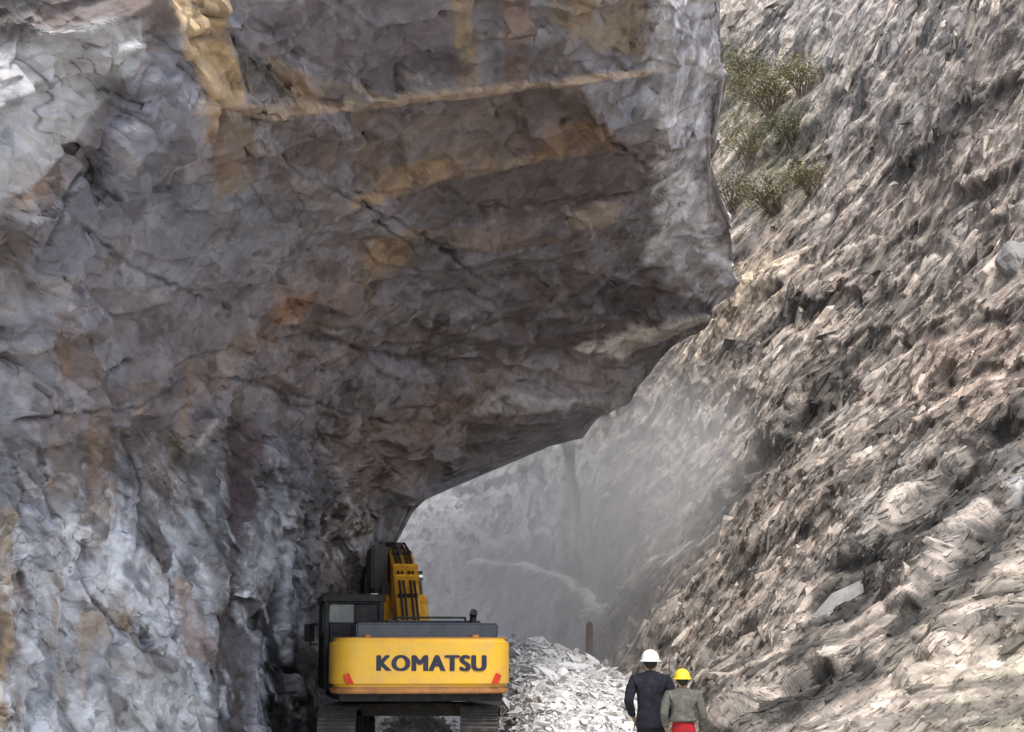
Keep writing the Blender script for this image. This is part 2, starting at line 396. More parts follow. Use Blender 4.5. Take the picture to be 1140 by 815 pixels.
def cm2c(P): return sstep(0.0, 0.35, fbm(P * 0.5, 2, 407))
SLABS = [  # outline, how far it stands proud (m), its colour with some light and hollow shade painted in, how strongly coloured
    ([(-80, 70), (110, 25), (158, 20), (160, 60), (85, 150), (30, 215), (-80, 240)], 0.02, (0.46, 0.455, 0.45), .85),
    ([(222, 98), (200, 62), (168, 58), (108, 150), (60, 225), (30, 300), (100, 310), (180, 190)], 0.08, (0.165, 0.165, 0.185), .8),
    ([(265, 10), (510, -40), (508, 90), (410, 100), (330, 62)], -0.05, (0.15, 0.13, 0.135), .85),
    ([(255, 36), (318, 88), (326, 108), (276, 106)], -0.14, (0.06, 0.062, 0.045), .85),
    ([(290, 58), (345, 84), (430, 106), (330, 118)], 0.03, (0.29, 0.205, 0.125), .75),
    ([(500, -40), (525, -40), (530, 96), (512, 98)], 0.03, (0.28, 0.20, 0.11), .7), ([(535, -40), (560, -40), (556, 93), (535, 95)], -0.02, (0.15, 0.15, 0.16), .7),
    ([(562, -40), (592, -40), (590, 88), (562, 92)], 0.02, (0.20, 0.125, 0.085), .7), ([(600, -40), (722, -40), (716, 62), (660, 52), (612, 20)], 0.05, (0.24, 0.18, 0.105), .75),
    ([(655, 96), (738, 84), (732, 158), (684, 150)], -0.05, (0.235, 0.24, 0.255), .8), ([(560, 100), (645, 92), (660, 130), (600, 135)], -0.03, (0.15, 0.115, 0.095), .7),
    ([(605, 134), (680, 140), (692, 163), (604, 172)], 0.04, (0.27, 0.175, 0.105), .75), ([(420, 188), (500, 170), (500, 188), (450, 206), (418, 212)], 0.03, (0.27, 0.18, 0.10), .75),
    ([(430, 128), (600, 112), (598, 160), (480, 180), (430, 170)], -0.03, (0.17, 0.14, 0.12), .6),
    ([(480, 204), (690, 170), (726, 210), (620, 238), (520, 250), (430, 236)], -0.05, (0.125, 0.105, 0.105), .8),
    ([(632, 240), (665, 222), (692, 228), (684, 248), (640, 256)], 0.06, (0.34, 0.275, 0.21), .7), ([(420, 252), (560, 256), (640, 262), (560, 282), (470, 270)], 0.04, (0.21, 0.145, 0.095), .65),
    ([(400, 320), (412, 268), (468, 252), (452, 296)], 0.04, (0.28, 0.19, 0.105), .8), ([(440, 338), (478, 276), (560, 300), (600, 335), (520, 366)], 0.05, (0.165, 0.16, 0.168), .75),
    ([(100, 335), (200, 240), (335, 252), (322, 330), (230, 398), (112, 438)], 0.06, (0.165, 0.16, 0.17), .7), ([(160, 170), (205, 172), (200, 225), (172, 230)], -0.10, (0.10, 0.095, 0.105), .7),
    ([(232, 122), (286, 132), (282, 205), (242, 222)], 0.03, (0.19, 0.13, 0.075), .75), ([(310, 325), (348, 330), (336, 364), (305, 358)], 0.04, (0.24, 0.13, 0.075), .65),
    ([(602, 346), (640, 330), (668, 304), (706, 318), (765, 330), (806, 340), (790, 348), (700, 350)], -0.16, (0.10, 0.09, 0.09), .8),
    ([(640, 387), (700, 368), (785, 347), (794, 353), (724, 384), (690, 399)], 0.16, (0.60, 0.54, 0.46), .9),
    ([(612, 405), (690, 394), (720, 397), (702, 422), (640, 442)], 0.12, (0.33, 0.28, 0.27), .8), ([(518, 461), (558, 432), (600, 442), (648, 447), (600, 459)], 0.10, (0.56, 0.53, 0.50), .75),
    ([(560, 430), (600, 402), (612, 405), (630, 446)], 0.05, (0.25, 0.235, 0.235), .8), ([(556, 346), (640, 344), (622, 394), (566, 402)], -0.06, (0.125, 0.10, 0.10), .7),
    ([(648, 447), (690, 430), (722, 402), (700, 440), (668, 470)], 0.08, (0.44, 0.40, 0.33), .7), ([(455, 500), (560, 470), (650, 472), (640, 490), (560, 496), (480, 512)], -0.06, (0.14, 0.115, 0.11), .7),
    ([(-60, 290), (80, 300), (78, 345), (-60, 372)], 0.08, (0.28, 0.275, 0.28), .7), ([(-60, 380), (60, 380), (76, 455), (-60, 486)], 0.10, (0.215, 0.22, 0.235), .75),
    ([(60, 470), (130, 455), (125, 520), (80, 560), (55, 540)], -0.06, (0.20, 0.15, 0.12), .6), ([(195, 512), (255, 490), (252, 620), (210, 640)], 0.12, (0.20, 0.20, 0.215), .8),
    ([(95, 585), (122, 578), (116, 690), (96, 680)], 0.06, (0.56, 0.56, 0.57), .8), ([(190, 640), (212, 650), (246, 740), (200, 732)], 0.05, (0.35, 0.235, 0.185), .75),
    ([(108, 720), (130, 700), (200, 760), (262, 812), (254, 860), (100, 860)], 0.10, (0.52, 0.51, 0.50), .8), ([(84, 700), (108, 660), (128, 690), (105, 720), (96, 760)], 0.04, (0.44, 0.32, 0.23), .7),
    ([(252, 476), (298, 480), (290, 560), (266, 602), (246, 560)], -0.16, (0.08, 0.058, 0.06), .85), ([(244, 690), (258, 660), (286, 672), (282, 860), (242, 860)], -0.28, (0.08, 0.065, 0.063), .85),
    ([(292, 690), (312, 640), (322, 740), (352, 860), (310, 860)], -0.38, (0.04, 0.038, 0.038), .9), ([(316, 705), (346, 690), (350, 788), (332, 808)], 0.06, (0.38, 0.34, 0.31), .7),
    ([(-60, 565), (10, 565), (8, 690), (4, 810), (-60, 810)], 0.05, (0.36, 0.24, 0.13), .8), ([(12, 640), (40, 630), (34, 720), (14, 730)], -0.08, (0.15, 0.10, 0.085), .7)]
CRISP = [
         
         ([(150, -30), (180, 40), (222, 95), (270, 112), (262, 60), (240, -30)], -1, 0.07, 30),
         ([(0, 240), (40, 222), (85, 162), (130, 105), (165, 40)], 1, 0.12, 30),
         ([(50, 320), (62, 290), (105, 210), (190, 145), (222, 98)], -1, 0.12, 40),
         ([(560, 345), (620, 338), (700, 346), (800, 344)], -1, 0.10, 16), ([(630, 392), (690, 372), (790, 350)], -1, 0.14, 14),
         ([(515, 462), (580, 455), (640, 448), (690, 432), (720, 402)], -1, 0.14, 18), ([(585, 405), (605, 430), (625, 452)], 1, 0.09, 10),
         ([(430, 505), (500, 492), (580, 487), (650, 488)], -1, 0.12, 16), ([(250, 30), (300, 80), (330, 110), (420, 160)], 1, 0.10, 22),
         ([(270, 130), (330, 190), (390, 215)], 1, 0.09, 20), ([(205, 508), (240, 462)], -1, 0.10, 14), ([(320, 420), (420, 385), (520, 372), (600, 378)], -1, 0.08, 22),
         ([(-10, 490), (60, 470), (150, 462), (215, 420)], -1, 0.12, 25), ([(0, 372), (60, 356), (100, 345)], -1, 0.12, 25), ([(640, 90), (655, 130), (680, 165)], -1, 0.08, 14),
         ([(640, 330), (668, 308), (700, 320)], -1, 0.10, 12), ([(330, 250), (420, 262), (520, 252)], -1, 0.06, 20), ([(500, 300), (560, 285), (640, 300)], -1, 0.07, 20)]

def build_overhang():
    ys = np.concatenate([np.linspace(-1000, -30, 60, endpoint=False), np.arange(-30, 832, 1.45), np.linspace(836, 1000, 14)])
    nr = len(ys)
    xr = np.interp(ys, XR[:, 0], XR[:, 1])
    jn = np.stack([ys / 34.0, np.zeros(nr), np.zeros(nr)], -1)
    amp = np.interp(ys, [-200, 0, 330, 500, 520, 640], [15, 15, 13, 12, 7, 5])
    xr = xr + amp * fbm(jn, 4, 5) + np.interp(ys, [470, 492, 530, 575], [0, 30, 24, 0]) * fbm(np.stack([ys / 9.0, np.zeros(nr), np.zeros(nr)], -1), 2, 9)
    ucoarse = np.linspace(-600, -10, 40, endpoint=False)
    nf = 520
    uu = np.linspace(0, 1, nf)
    px = np.concatenate([np.tile(ucoarse, (nr, 1)), -10 + (xr[:, None] + 10) * uu[None]], 1)
    py = np.tile(ys[:, None], (1, px.shape[1]))
    q = np.stack([px.ravel(), py.ravel()], -1)
    Y = tps(A_D, q)
    G = at(q[:, 0], q[:, 1], Y).reshape(nr, -1, 3)
    # the rock turns away from the lip: back and up outside, straight on into the cutting below the arch
    ks = np.concatenate([np.linspace(0.06, 1.2, 20), np.linspace(1.4, 11, 36)])
    w = sstep(492, 530, ys)
    d_out = np.array([-0.30, 1.0, 0.55]); d_in = np.array([-0.14, 1.0, 0.22])
    d = d_out[None] * (1 - w[:, None]) + d_in[None] * w[:, None]
    W = G[:, -1][:, None] + ks[None, :, None] * d[:, None]
    G = np.concatenate([G, W], 1)
    nw = len(ks)
    pxf = np.concatenate([px, np.tile(xr[:, None], (1, nw))], 1); pyf = np.concatenate([py, np.tile(ys[:, None], (1, nw))], 1)
    # the mountain above, running back over everything
    top = G[0]; caps = [top + np.array([0, 16 * t, 5 * t]) for t in np.linspace(1, 0.1, 8)]
    G = np.concatenate([np.array(caps), G], 0)
    pxf = np.concatenate([np.tile(pxf[:1], (8, 1)), pxf], 0); pyf = np.concatenate([np.tile(pyf[:1] - 5, (8, 1)), pyf], 0)
    nr, nc = G.shape[:2]
    N = grid_normals(G)
    c = np.array([0, 0, CAMZ]); flip = ((c - G) * N).sum(-1) < 0
    wr = np.zeros((nr, nc), bool); wr[:, -nw:] = True
    N = np.where((flip & ~wr)[..., None], -N, N)
    # smooth the normals a little so that the lip does not tear
    for _ in range(6):
        N[:, 1:-1] = (N[:, :-2] + N[:, 1:-1] * 2 + N[:, 2:]); N /= np.linalg.norm(N, axis=-1, keepdims=True)
    P = G.reshape(-1, 3); Nf = N.reshape(-1, 3)
    q = np.stack([pxf.ravel(), pyf.ravel()], -1)
    wallm = sstep(430, 560, q[:, 1] + 0.15 * (300 - q[:, 0]))       # lower, steep fluted wall
    warp = np.stack([fbm(P * 0.55, 3, 11), fbm(P * 0.55, 3, 12), fbm(P * 0.55, 3, 13)], -1)
    Pw = P + warp * 0.55
    # frame of the fractures: planes dip down to the right of the picture
    Rz = np.array(Euler((0, R(35), 0)).to_matrix()); Rv = np.array(Euler((R(12), R(-28), 0)).to_matrix())
    v1, e1, id1 = facets(Pw * np.array([0.42, 0.30, 0.55]), 1, 1.0, 0.6)
    rough = np.clip(0.55 + 0.9 * fbm(P * 0.5, 2, 31), 0.15, 1.3)
    Pr2 = (P + warp * 0.25) @ Rv
    disp = 0.12 * fbm(P * 0.5, 2, 21) + wallm * 0.06 * ridged(Pr2 * np.array([1.0, 0.8, 0.32]), 3, 43)
    # ledges seen in the photograph:  (line, side that stands out, height m, reach px)
    qw = q + np.stack([fbm(P * 1.0, 2, 51) * 5, fbm(P * 1.0, 2, 52) * 5], -1)
    def ledge(line, side, h, reach, soft=1.5):
        nonlocal disp
        d, s, t = polydist(qw, line)
        sd = d * s * side
        prof = np.where(sd > 0, np.exp(-sd / reach), np.exp(sd / (soft + 3.5)))
        disp = disp + h * prof * np.clip(np.minimum(t, 1 - t) * 9, 0, 1) ** 0.7
    def groove(line, w_, h):
        nonlocal disp
        d, s, t = polydist(qw, line)
        disp = disp - h * np.exp(-(d / w_) ** 2) * np.clip(np.minimum(t, 1 - t) * 6, 0, 1) ** 0.7
    ledge([(200, 118), (300, 124), (400, 117), (480, 106), (620, 92), (760, 76)], 1, 0.12, 30, 3)
    ledge([(380, 232), (480, 197), (600, 172), (690, 162), (760, 185)], 1, 0.11, 28, 3)
    ledge([(150, -30), (180, 40), (222, 95), (270, 112), (262, 60), (240, -30)], -1, 0.16, 45, 2)
    ledge([(0, 240), (40, 222), (85, 162), (130, 105), (165, 40)], 1, 0.18, 60, 3)
    ledge([(50, 320), (62, 290), (105, 210), (190, 145), (222, 98)], -1, 0.22, 60, 4)
    ledge([(-10, 30), (60, 40), (120, 12), (170, -20)], 1, 0.35, 60, 3)
    ledge([(250, 30), (300, 80), (330, 110), (420, 160)], 1, 0.16, 30, 3)
    ledge([(270, 130), (330, 190), (390, 215)], 1, 0.15, 30, 3)
    ledge([(0, 372), (60, 356), (100, 345)], -1, 0.35, 50, 3)
    ledge([(-10, 490), (60, 470), (150, 462), (215, 420)], -1, 0.30, 60, 4)
    ledge([(560, 345), (620, 338), (700, 346), (800, 344)], -1, 0.25, 35, 3)
    ledge([(630, 392), (690, 372), (790, 350)], -1, 0.30, 26, 3)
    ledge([(515, 462), (580, 455), (640, 448), (690, 432), (720, 402)], -1, 0.40, 40, 4)
    ledge([(585, 405), (605, 430), (625, 452)], 1, 0.16, 18, 2)
    ledge([(545, 400), (600, 402), (660, 412)], -1, 0.18, 25, 3)
    ledge([(430, 505), (500, 492), (580, 487), (650, 488)], -1, 0.30, 36, 4)
    ledge([(640, 330), (668, 308), (700, 320)], -1, 0.2, 18, 2)
    ledge([(320, 420), (420, 385), (520, 372), (600, 378)], -1, 0.18, 40, 4)
    ledge([(205, 508), (240, 462)], -1, 0.18, 30, 3)
    ledge([(330, 590), (390, 520), (470, 465)], 1, 0.22, 40, 4)
    ledge([(735, -30), (742, 60), (730, 130), (740, 190)], -1, 0.25, 30, 4)
    ledge([(640, 90), (655, 130), (680, 165)], -1, 0.16, 22, 2)
    ledge([(420, 250), (520, 262), (640, 250), (720, 230)], 1, 0.15, 40, 3)
    groove([(268, 470), (264, 540), (252, 610)], 13, 0.55)
    groove([(268, 670), (262, 740), (258, 830)], 12, 0.7)
    groove([(298, 670), (300, 740), (325, 830)], 8, 0.6)
    groove([(345, 560), (335, 640), (338, 760)], 10, 0.35)
    groove([(100, 590), (84, 660), (95, 740)], 7, 0.3)
    groove([(190, 175), (185, 215)], 9, 0.2)
    groove([(150, 470), (140, 540), (165, 620)], 9, 0.25)
    groove([(200, 500), (215, 590), (190, 680)], 9, 0.35)
    groove([(300, 520), (318, 600), (300, 670)], 8, 0.45)
    groove([(232, 600), (225, 700), (235, 800)], 7, 0.4)
    groove([(55, 640), (70, 740), (50, 830)], 7, 0.35)
    groove([(130, 640), (128, 720), (150, 800)], 6, 0.3)
    groove([(380, 600), (366, 640), (350, 700)], 7, 0.4)
    groove([(20, 520), (28, 620), (18, 720)], 8, 0.25)
    edge_fade = np.ones((nr, nc)); edge_fade[:8] = 0.3
    disp = disp * edge_fade.ravel()
    G1 = (P + Nf * disp[:, None]).reshape(nr, nc, 3)
    A = np.concatenate([G1, N, np.stack([q[:, 0], q[:, 1], qw[:, 0], qw[:, 1], wallm, v1, rough, warp[:, 0], warp[:, 1], warp[:, 2]], -1).reshape(nr, nc, -1)], -1)
    A = equalise(A, 60, nr - 10, 36, nc - nw)
    G1 = A[..., :3]; N1 = renormal(G1, A[..., 3:6]); P1 = G1.reshape(-1, 3); Nf1 = N1.reshape(-1, 3)
    a_ = A.reshape(-1, A.shape[-1]); q = a_[:, 6:8].copy(); qw = a_[:, 8:10]; wallm = a_[:, 10]; v1 = a_[:, 11]; rough = a_[:, 12]; warp = a_[:, 13:16]
    Pw1 = P1 + warp * 0.55
    v2, e2, id2 = facets(Pw1 * np.array([1.15, 0.75, 1.5]) + 3, 2, 1.0, 0.7)
    v3, e3, id3 = facets((Pw1 @ Rz) * np.array([4.2, 1.8, 2.0]) + 9, 3, 1.0, 0.8)
    Pr2 = (P1 + warp * 0.25) @ Rv
    v4, e4, id4 = facets(Pr2 * np.array([4.6, 2.6, 1.5]) + 5, 4, 1.1, 0.9)
    v6, e6, id6 = facets((P1 + warp * 0.10) @ np.array(Euler((0, R(18), R(25))).to_matrix()) * np.array([0.55, 0.42, 0.75]) + 2, 6, 1.0, 0.22)
    v6s, _ = scoop((P1 + warp * 0.06) @ np.array(Euler((R(10), R(22), R(30))).to_matrix()) * np.array([0.62, 0.45, 0.85]) + 2, 61)
    v7s, _ = scoop((P1 + warp * 0.04) @ np.array(Euler((R(-15), R(-14), R(-20))).to_matrix()) * np.array([1.7, 1.0, 2.1]) + 4, 71)
    v7, e7, id7 = facets((P1 + warp * 0.05) @ np.array(Euler((0, R(-14), R(-20))).to_matrix()) * np.array([1.5, 0.9, 1.9]) + 4, 7, 1.0, 0.25)
    cm = sstep(0.0, 0.5, fbm(P1 * 0.35, 2, 48)); cm2 = sstep(0.1, 0.5, fbm(P1 * 0.45, 2, 49))
    rimz = (np.tile(np.arange(nc) > nc - nw - 70, nr) & (q[:, 1] > 430) & (q[:, 1] < 640)).astype(float)
    strip = sstep(700, 745, q[:, 0]) * (1 - sstep(330, 380, q[:, 1]))
    d2 = (0.42 + 0.12 * wallm) * v6s + 0.05 * v6 + (0.22 + 0.08 * wallm + 0.35 * rimz + 0.18 * strip) * v7s * (0.35 + 0.8 * rough) + 0.02 * v7 + wallm * 0.02 * v4
    d2 -= 0.20 * np.exp(-(e6 / 0.035) ** 2) * cm + 0.09 * np.exp(-(e7 / 0.05) ** 2) * cm2
    d2 += 0.015 * rough * ridged(Pw1 * np.array([0.9, 0.9, 1.6]), 4, 44, 0.6) * (1 - 0.5 * wallm)
    d2 += wallm * (0.05 * ridged(Pr2 * np.array([2.4, 1.2, 0.8]), 3, 41))
    ceil_ok = lambda x, y: y + 0.15 * (300 - x) < 520
    wall_ok = lambda x, y: y + 0.15 * (300 - x) > 455
    wrapc = np.tile(np.arange(nc) >= nc - nw, nr)
    d2, shade, cover = slabs(np.where(wrapc[:, None], -9999.0, q), d2, [
        (150, -60, 830, -60, 560, 60, 230, 0.35, 0.8, 10, 12, -48, 16, 0.05, 0.22, ceil_ok),
        (260, -60, 830, -60, 560, 26, 90, 0.3, 0.8, 12, 20, -55, 24, 0.03, 0.12, ceil_ok),
        (90, 440, 830, 300, 520, 24, 110, 0.3, 0.7, 14, 14, -50, 20, 0.06, 0.2, None),
        (120, -60, 400, 430, 850, 60, 210, 0.2, 0.5, -68, 12, 15, 25, 0.08, 0.28, wall_ok),
        (330, -60, 410, 430, 850, 18, 80, 0.25, 0.6, -55, 18, 25, 30, 0.04, 0.16, wall_ok)], 77)
    d2 = relax(d2.reshape(nr, nc), 1) * edge_fade
    G2 = G1 + N1 * d2[..., None]
    A = np.concatenate([G2, N1, np.stack([q[:, 0], q[:, 1], qw[:, 0], qw[:, 1], wallm, rough, id2, id3, shade, cover, warp[:, 0], warp[:, 1], warp[:, 2]], -1).reshape(nr, nc, -1)], -1)
    A = equalise(A, 60, nr - 10, 36, nc - nw)
    G2 = A[..., :3]; N2 = renormal(G2, A[..., 3:6], 2); P2 = G2.reshape(-1, 3); a_ = A.reshape(-1, A.shape[-1])
    q = a_[:, 6:8]; qw = a_[:, 8:10]; wallm = a_[:, 10]; rough = a_[:, 11]; id2 = a_[:, 12]; id3 = a_[:, 13]; shade = a_[:, 14]; cover = a_[:, 15]; warp = a_[:, 16:19]
    Pr2 = (P2 + warp * 0.25) @ Rv
    sp2 = spacing(G2).ravel(); fine = sstep(0.8, 2.5, 0.11 / sp2)
    wrapc = np.tile(np.arange(nc) >= nc - nw, nr); q = np.where(wrapc[:, None] | (q[:, 1:] < -60), q, where_seen(P2))
    qw = q + np.stack([fbm(P2 * 1.0, 3, 51) * 5, fbm(P2 * 1.0, 3, 52) * 5], -1)
    qn = q + np.stack([fbm(P2 * 2.5, 3, 53) * 2.0, fbm(P2 * 2.5, 3, 54) * 2.0], -1); RIB = []; dr = np.zeros(len(P2))
    for ln, w0, w1, h_ in (([(208, 119), (300, 124), (400, 117), (480, 106), (620, 92), (752, 76)], 7.0, 2.5, 0.09), ([(385, 228), (480, 199), (600, 174), (690, 164)], 5.0, 2.5, 0.07)):
        d, s_, t = polydist(qn, ln); w_ = w0 + (w1 - w0) * t
        m = (1 - sstep(w_, w_ + 3, d)) * np.clip(np.minimum(t, 1 - t) * 20, 0, 1); dr += h_ * m; RIB.append(m)
    def crisp(line, side, h, reach):
        nonlocal dr
        d, s_, t = polydist(qw, line); sd = d * s_ * side
        dr = dr + h * np.where(sd > 0, np.exp(-sd / reach), np.exp(sd / 2.6)) * np.clip(np.minimum(t, 1 - t) * 9, 0, 1) ** 0.7
    for ln, sd_, h_, r_ in CRISP: crisp(ln, sd_, h_, r_)
    SM = []
    qz = q + np.stack([fbm(P2 * 1.6, 4, 55) * 6, fbm(P2 * 1.6, 4, 56) * 6], -1)
    for poly, h_, c_, k_ in SLABS:
        pl = np.array(poly); bb = np.where((qz[:, 0] > pl[:, 0].min() - 8) & (qz[:, 0] < pl[:, 0].max() + 8) & (qz[:, 1] > pl[:, 1].min() - 8) & (qz[:, 1] < pl[:, 1].max() + 8) & ~wrapc)[0]
        m = sstep(-1.5, 1.5, inpoly(qz[bb], poly)); SM.append((bb, m)); dr[bb] += h_ * m
    qc = q + np.stack([fbm(P2 * 2.2, 4, 57) * 7, fbm(P2 * 2.2, 4, 58) * 7], -1); CR = np.zeros(len(P2))
    for ln, w_ in (([(270, 130), (330, 190), (395, 222), (470, 262), (560, 330)], 2.2), ([(640, 92), (655, 130), (690, 165), (730, 195)], 2.6), ([(410, 240), (460, 275), (500, 262)], 1.8), ([(60, 230), (150, 300), (260, 345), (400, 385)], 2.0),
                   ([(200, 410), (300, 430), (420, 470), (520, 470)], 2.2), ([(330, 370), (450, 400), (560, 400)], 2.0), ([(170, 60), (130, 140), (70, 220), (30, 310)], 2.4), ([(130, 470), (160, 540), (150, 640)], 2.4), ([(190, 470), (215, 560), (260, 640), (262, 700)], 2.6),
                   ([(300, 500), (330, 570), (345, 650)], 2.6), ([(480, 205), (540, 235), (640, 225), (720, 215)], 2.2), ([(560, 345), (520, 320), (470, 330)], 1.8), ([(250, 32), (300, 84), (322, 108)], 2.4), ([(40, 480), (60, 580), (110, 680), (190, 760)], 2.2), ([(0, 470), (70, 462), (150, 455), (215, 415)], 2.4)):
        d, s_, t = polydist(qc, ln); CR = np.maximum(CR, np.exp(-(d / w_) ** 2) * np.clip(np.minimum(t, 1 - t) * 8, 0, 1) * (0.45 + 0.55 * sstep(-0.3, 0.3, vnoise(P2 * 1.5, 59))))
    CR[wrapc] = 0; dr -= 0.16 * CR
    v9, id9 = scoop((P2 + warp * 0.05) @ np.array(Euler((R(20), R(30), R(15))).to_matrix()) * np.array([3.0, 1.6, 2.4]), 91)
    v10, id10 = scoop((P2 + warp * 0.04) @ Rv * np.array([3.6, 2.0, 1.3]), 101)
    v8, id8 = scoop((P2 + warp * 0.04) @ Rz * np.array([7.0, 4.5, 5.5]), 81)
    d3 = 0.010 * fbm(P2 * 5.0, 4, 22) * (0.3 + rough) + 0.055 * v8 * fine * (0.3 + rough) + 0.13 * v9 * (0.3 + 0.8 * rough) * (1 - 0.5 * wallm) + relax(dr.reshape(nr, nc), 1).ravel() + 0.17 * v10 * wallm * sstep(0.8, 2.5, 0.25 / sp2)
    id3 = id9 * (1 - wallm) + id10 * wallm
    def axes(deg):
        a = math.radians(deg); return P2[:, 0] * math.cos(a) + P2[:, 2] * math.sin(a), -P2[:, 0] * math.sin(a) + P2[:, 2] * math.cos(a)
    al, ac = axes(-56); wsp = wallm * sstep(0.8, 2.0, 0.2 / sp2)
    b1, br1 = saw_beds(al, ac, P2[:, 1], 0.62, (0.7, 0.3, 0.07), 501, 3.0); b2, br2 = saw_beds(al, ac, P2[:, 1], 0.24, (0.5, 0.25, 0.05), 511, 4.0)
    al2, ac2 = axes(-78); b3, br3 = saw_beds(al2, ac2, P2[:, 1], 1.1, (0.8, 0.3, 0.06), 521, 3.0)
    al3, ac3 = axes(12); up3 = ac3 * 1.0 - P2[:, 1] * 0.35; b4, br4 = saw_beds(al3, up3, P2[:, 1], 0.95, (1.0, 0.4, 0.08), 531, 2.5); b5, br5 = saw_beds(al3, up3, P2[:, 1], 0.36, (0.8, 0.35, 0.06), 541, 3.5)
    pw = sstep(-0.25, 0.3, fbm(P2 * 0.45, 2, 551))
    bedd = wsp * (0.13 * b1 + 0.06 * b2 * (0.4 + 0.6 * pw) + 0.12 * b3) + (1 - wallm) * (0.10 * b4 * (0.3 + 0.7 * pw) + 0.04 * b5 * pw)
    calm = sstep(-0.05, 0.35, fbm(P2 * 0.28, 2, 561)) * 0.75
    for (bb, m), sl_ in zip(SM, SLABS): calm[bb] = np.maximum(calm[bb], 0.75 * m)
    drr = relax(dr.reshape(nr, nc), 1).ravel() * 0.6
    d3 = drr + (d3 - drr + bedd * (1 - 0.35 * cover)) * (1 - calm)
    bshade = wallm * (0.30 * (br1 - .5) + 0.34 * (br2 - .5) + 0.2 * (br3 - .5)) + (1 - wallm) * (0.22 * (br4 - .5) + 0.2 * pw * (br5 - .5))
    d3 = (d3 - relax(dr.reshape(nr, nc), 1).ravel()) * (1 - 0.45 * cover) + relax(dr.reshape(nr, nc), 1).ravel() * (0.6)
    V = P2 + N2.reshape(-1, 3) * d3[:, None] * edge_fade.ravel()[:, None]
    P = P2
    # ---- colour of the stone, some light and shade painted in: grey schist, rust and ochre stains, pale fresh breaks
    n1 = fbm(P * 0.6, 4, 61); n2 = fbm(P * 1.6, 4, 62); n3 = fbm(P * np.array([3.0, 1.5, 0.5]), 4, 63)
    col = np.tile(np.array([0.205, 0.188, 0.188]), (len(P), 1))
    col = blend(col, (0.155, 0.125, 0.118), np.clip(0.5 + 0.9 * n1, 0, 1) * 0.75)
    col = blend(col, (0.22, 0.225, 0.245), sstep(0.1, 0.6, n2) * 0.7)
    col = blend(col, (0.17, 0.10, 0.06), sstep(0.25, 0.7, fbm(P * 0.9, 4, 64)) * 0.5)
    col *= (1 + 0.08 * id2 + 0.10 * id3 + 0.20 * shade)[:, None]
    col = blend(col, (0.20, 0.21, 0.235), cover * sstep(0.2, 0.9, shade) * 0.5); col = blend(col, (0.16, 0.115, 0.095), cover * sstep(0.2, 0.9, -shade) * 0.45)
    qs = q + np.stack([n2 * 26, fbm(P * 1.6, 4, 65) * 26], -1)
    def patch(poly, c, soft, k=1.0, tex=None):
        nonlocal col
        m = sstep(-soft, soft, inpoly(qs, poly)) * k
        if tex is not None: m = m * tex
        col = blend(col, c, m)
    def stroke(line, c, w_, k=1.0, tex=None):
        nonlocal col
        d, s, t = polydist(qw, line)
        m = np.exp(-(d / w_) ** 2) * k
        if tex is not None: m = m * tex
        col = blend(col, c, m)
    t_mott = sstep(-0.35, 0.5, n2); t_st = sstep(-0.3, 0.45, n3)
    # lower wall: pale fresh schist with its glints painted into the colour
    gl = sstep(0.0, 0.7, ridged(Pr2 * np.array([3.4, 2.0, 0.9]), 4, 71))
    patch([(-600, 520), (140, 480), (330, 470), (400, 600), (400, 1000), (-600, 1000)], (0.165, 0.163, 0.178), 40, 0.85)
    patch([(-600, 580), (120, 560), (320, 570), (345, 640), (300, 1000), (-600, 1000)], (0.36, 0.36, 0.375), 50, 0.7, gl)
    patch([(20, 620), (110, 600), (260, 690), (280, 815), (20, 830)], (0.50, 0.495, 0.49), 25, 0.6, t_mott)
    patch([(85, 580), (115, 585), (120, 660), (95, 690)], (0.62, 0.62, 0.64), 12, 0.7)
    patch([(340, 560), (430, 560), (400, 690), (350, 690)], (0.36, 0.29, 0.25), 15, 0.8)
    wl = sstep(0.15, 0.75, ridged(P * np.array([2.2, 1.4, 0.8]) @ Rv * 1.3, 3, 73))
    patch([(-60, 600), (130, 560), (240, 560), (262, 660), (250, 830), (-60, 830)], (0.62, 0.62, 0.63), 35, 0.6, wl)
    patch([(270, 560), (345, 560), (340, 700), (275, 700)], (0.50, 0.495, 0.50), 15, 0.5, wl)
    # ochre / rust
    patch([(160, -40), (240, -40), (272, 108), (240, 118), (222, 96)], (0.46, 0.335, 0.19), 7, 0.95)
    patch([(200, -40), (240, -40), (268, 108), (250, 112), (225, 60)], (0.27, 0.18, 0.10), 10, 0.6, t_st)
    patch([(160, -20), (190, 20), (222, 92), (206, 70), (180, 40)], (0.58, 0.50, 0.38), 8, 0.75, t_mott)
    col = blend(col, (0.40, 0.30, 0.20), RIB[0] * (0.7 + 0.25 * t_mott))
    col = blend(col, (0.36, 0.25, 0.15), RIB[1] * (0.4 + 0.5 * t_mott))
    patch([(232, 118), (285, 130), (282, 200), (240, 220)], (0.24, 0.15, 0.08), 14, 0.7, t_st)
    patch([(330, 80), (400, 100), (400, 120), (300, 122)], (0.30, 0.21, 0.12), 12, 0.6, t_mott)
    patch([(505, -40), (525, -40), (528, 90), (512, 95)], (0.34, 0.23, 0.12), 9, 0.7, t_st)
    patch([(560, -40), (585, -40), (580, 90), (560, 95)], (0.25, 0.15, 0.10), 9, 0.6, t_st)
    patch([(600, -40), (720, -40), (715, 60), (650, 50), (610, 20)], (0.28, 0.21, 0.12), 16, 0.7, t_mott)
    patch([(600, 130), (680, 140), (690, 165), (600, 172)], (0.32, 0.20, 0.11), 12, 0.7, t_mott)
    patch([(420, 185), (500, 165), (600, 150), (600, 175), (470, 205), (410, 220)], (0.25, 0.175, 0.105), 10, 0.7, t_mott)
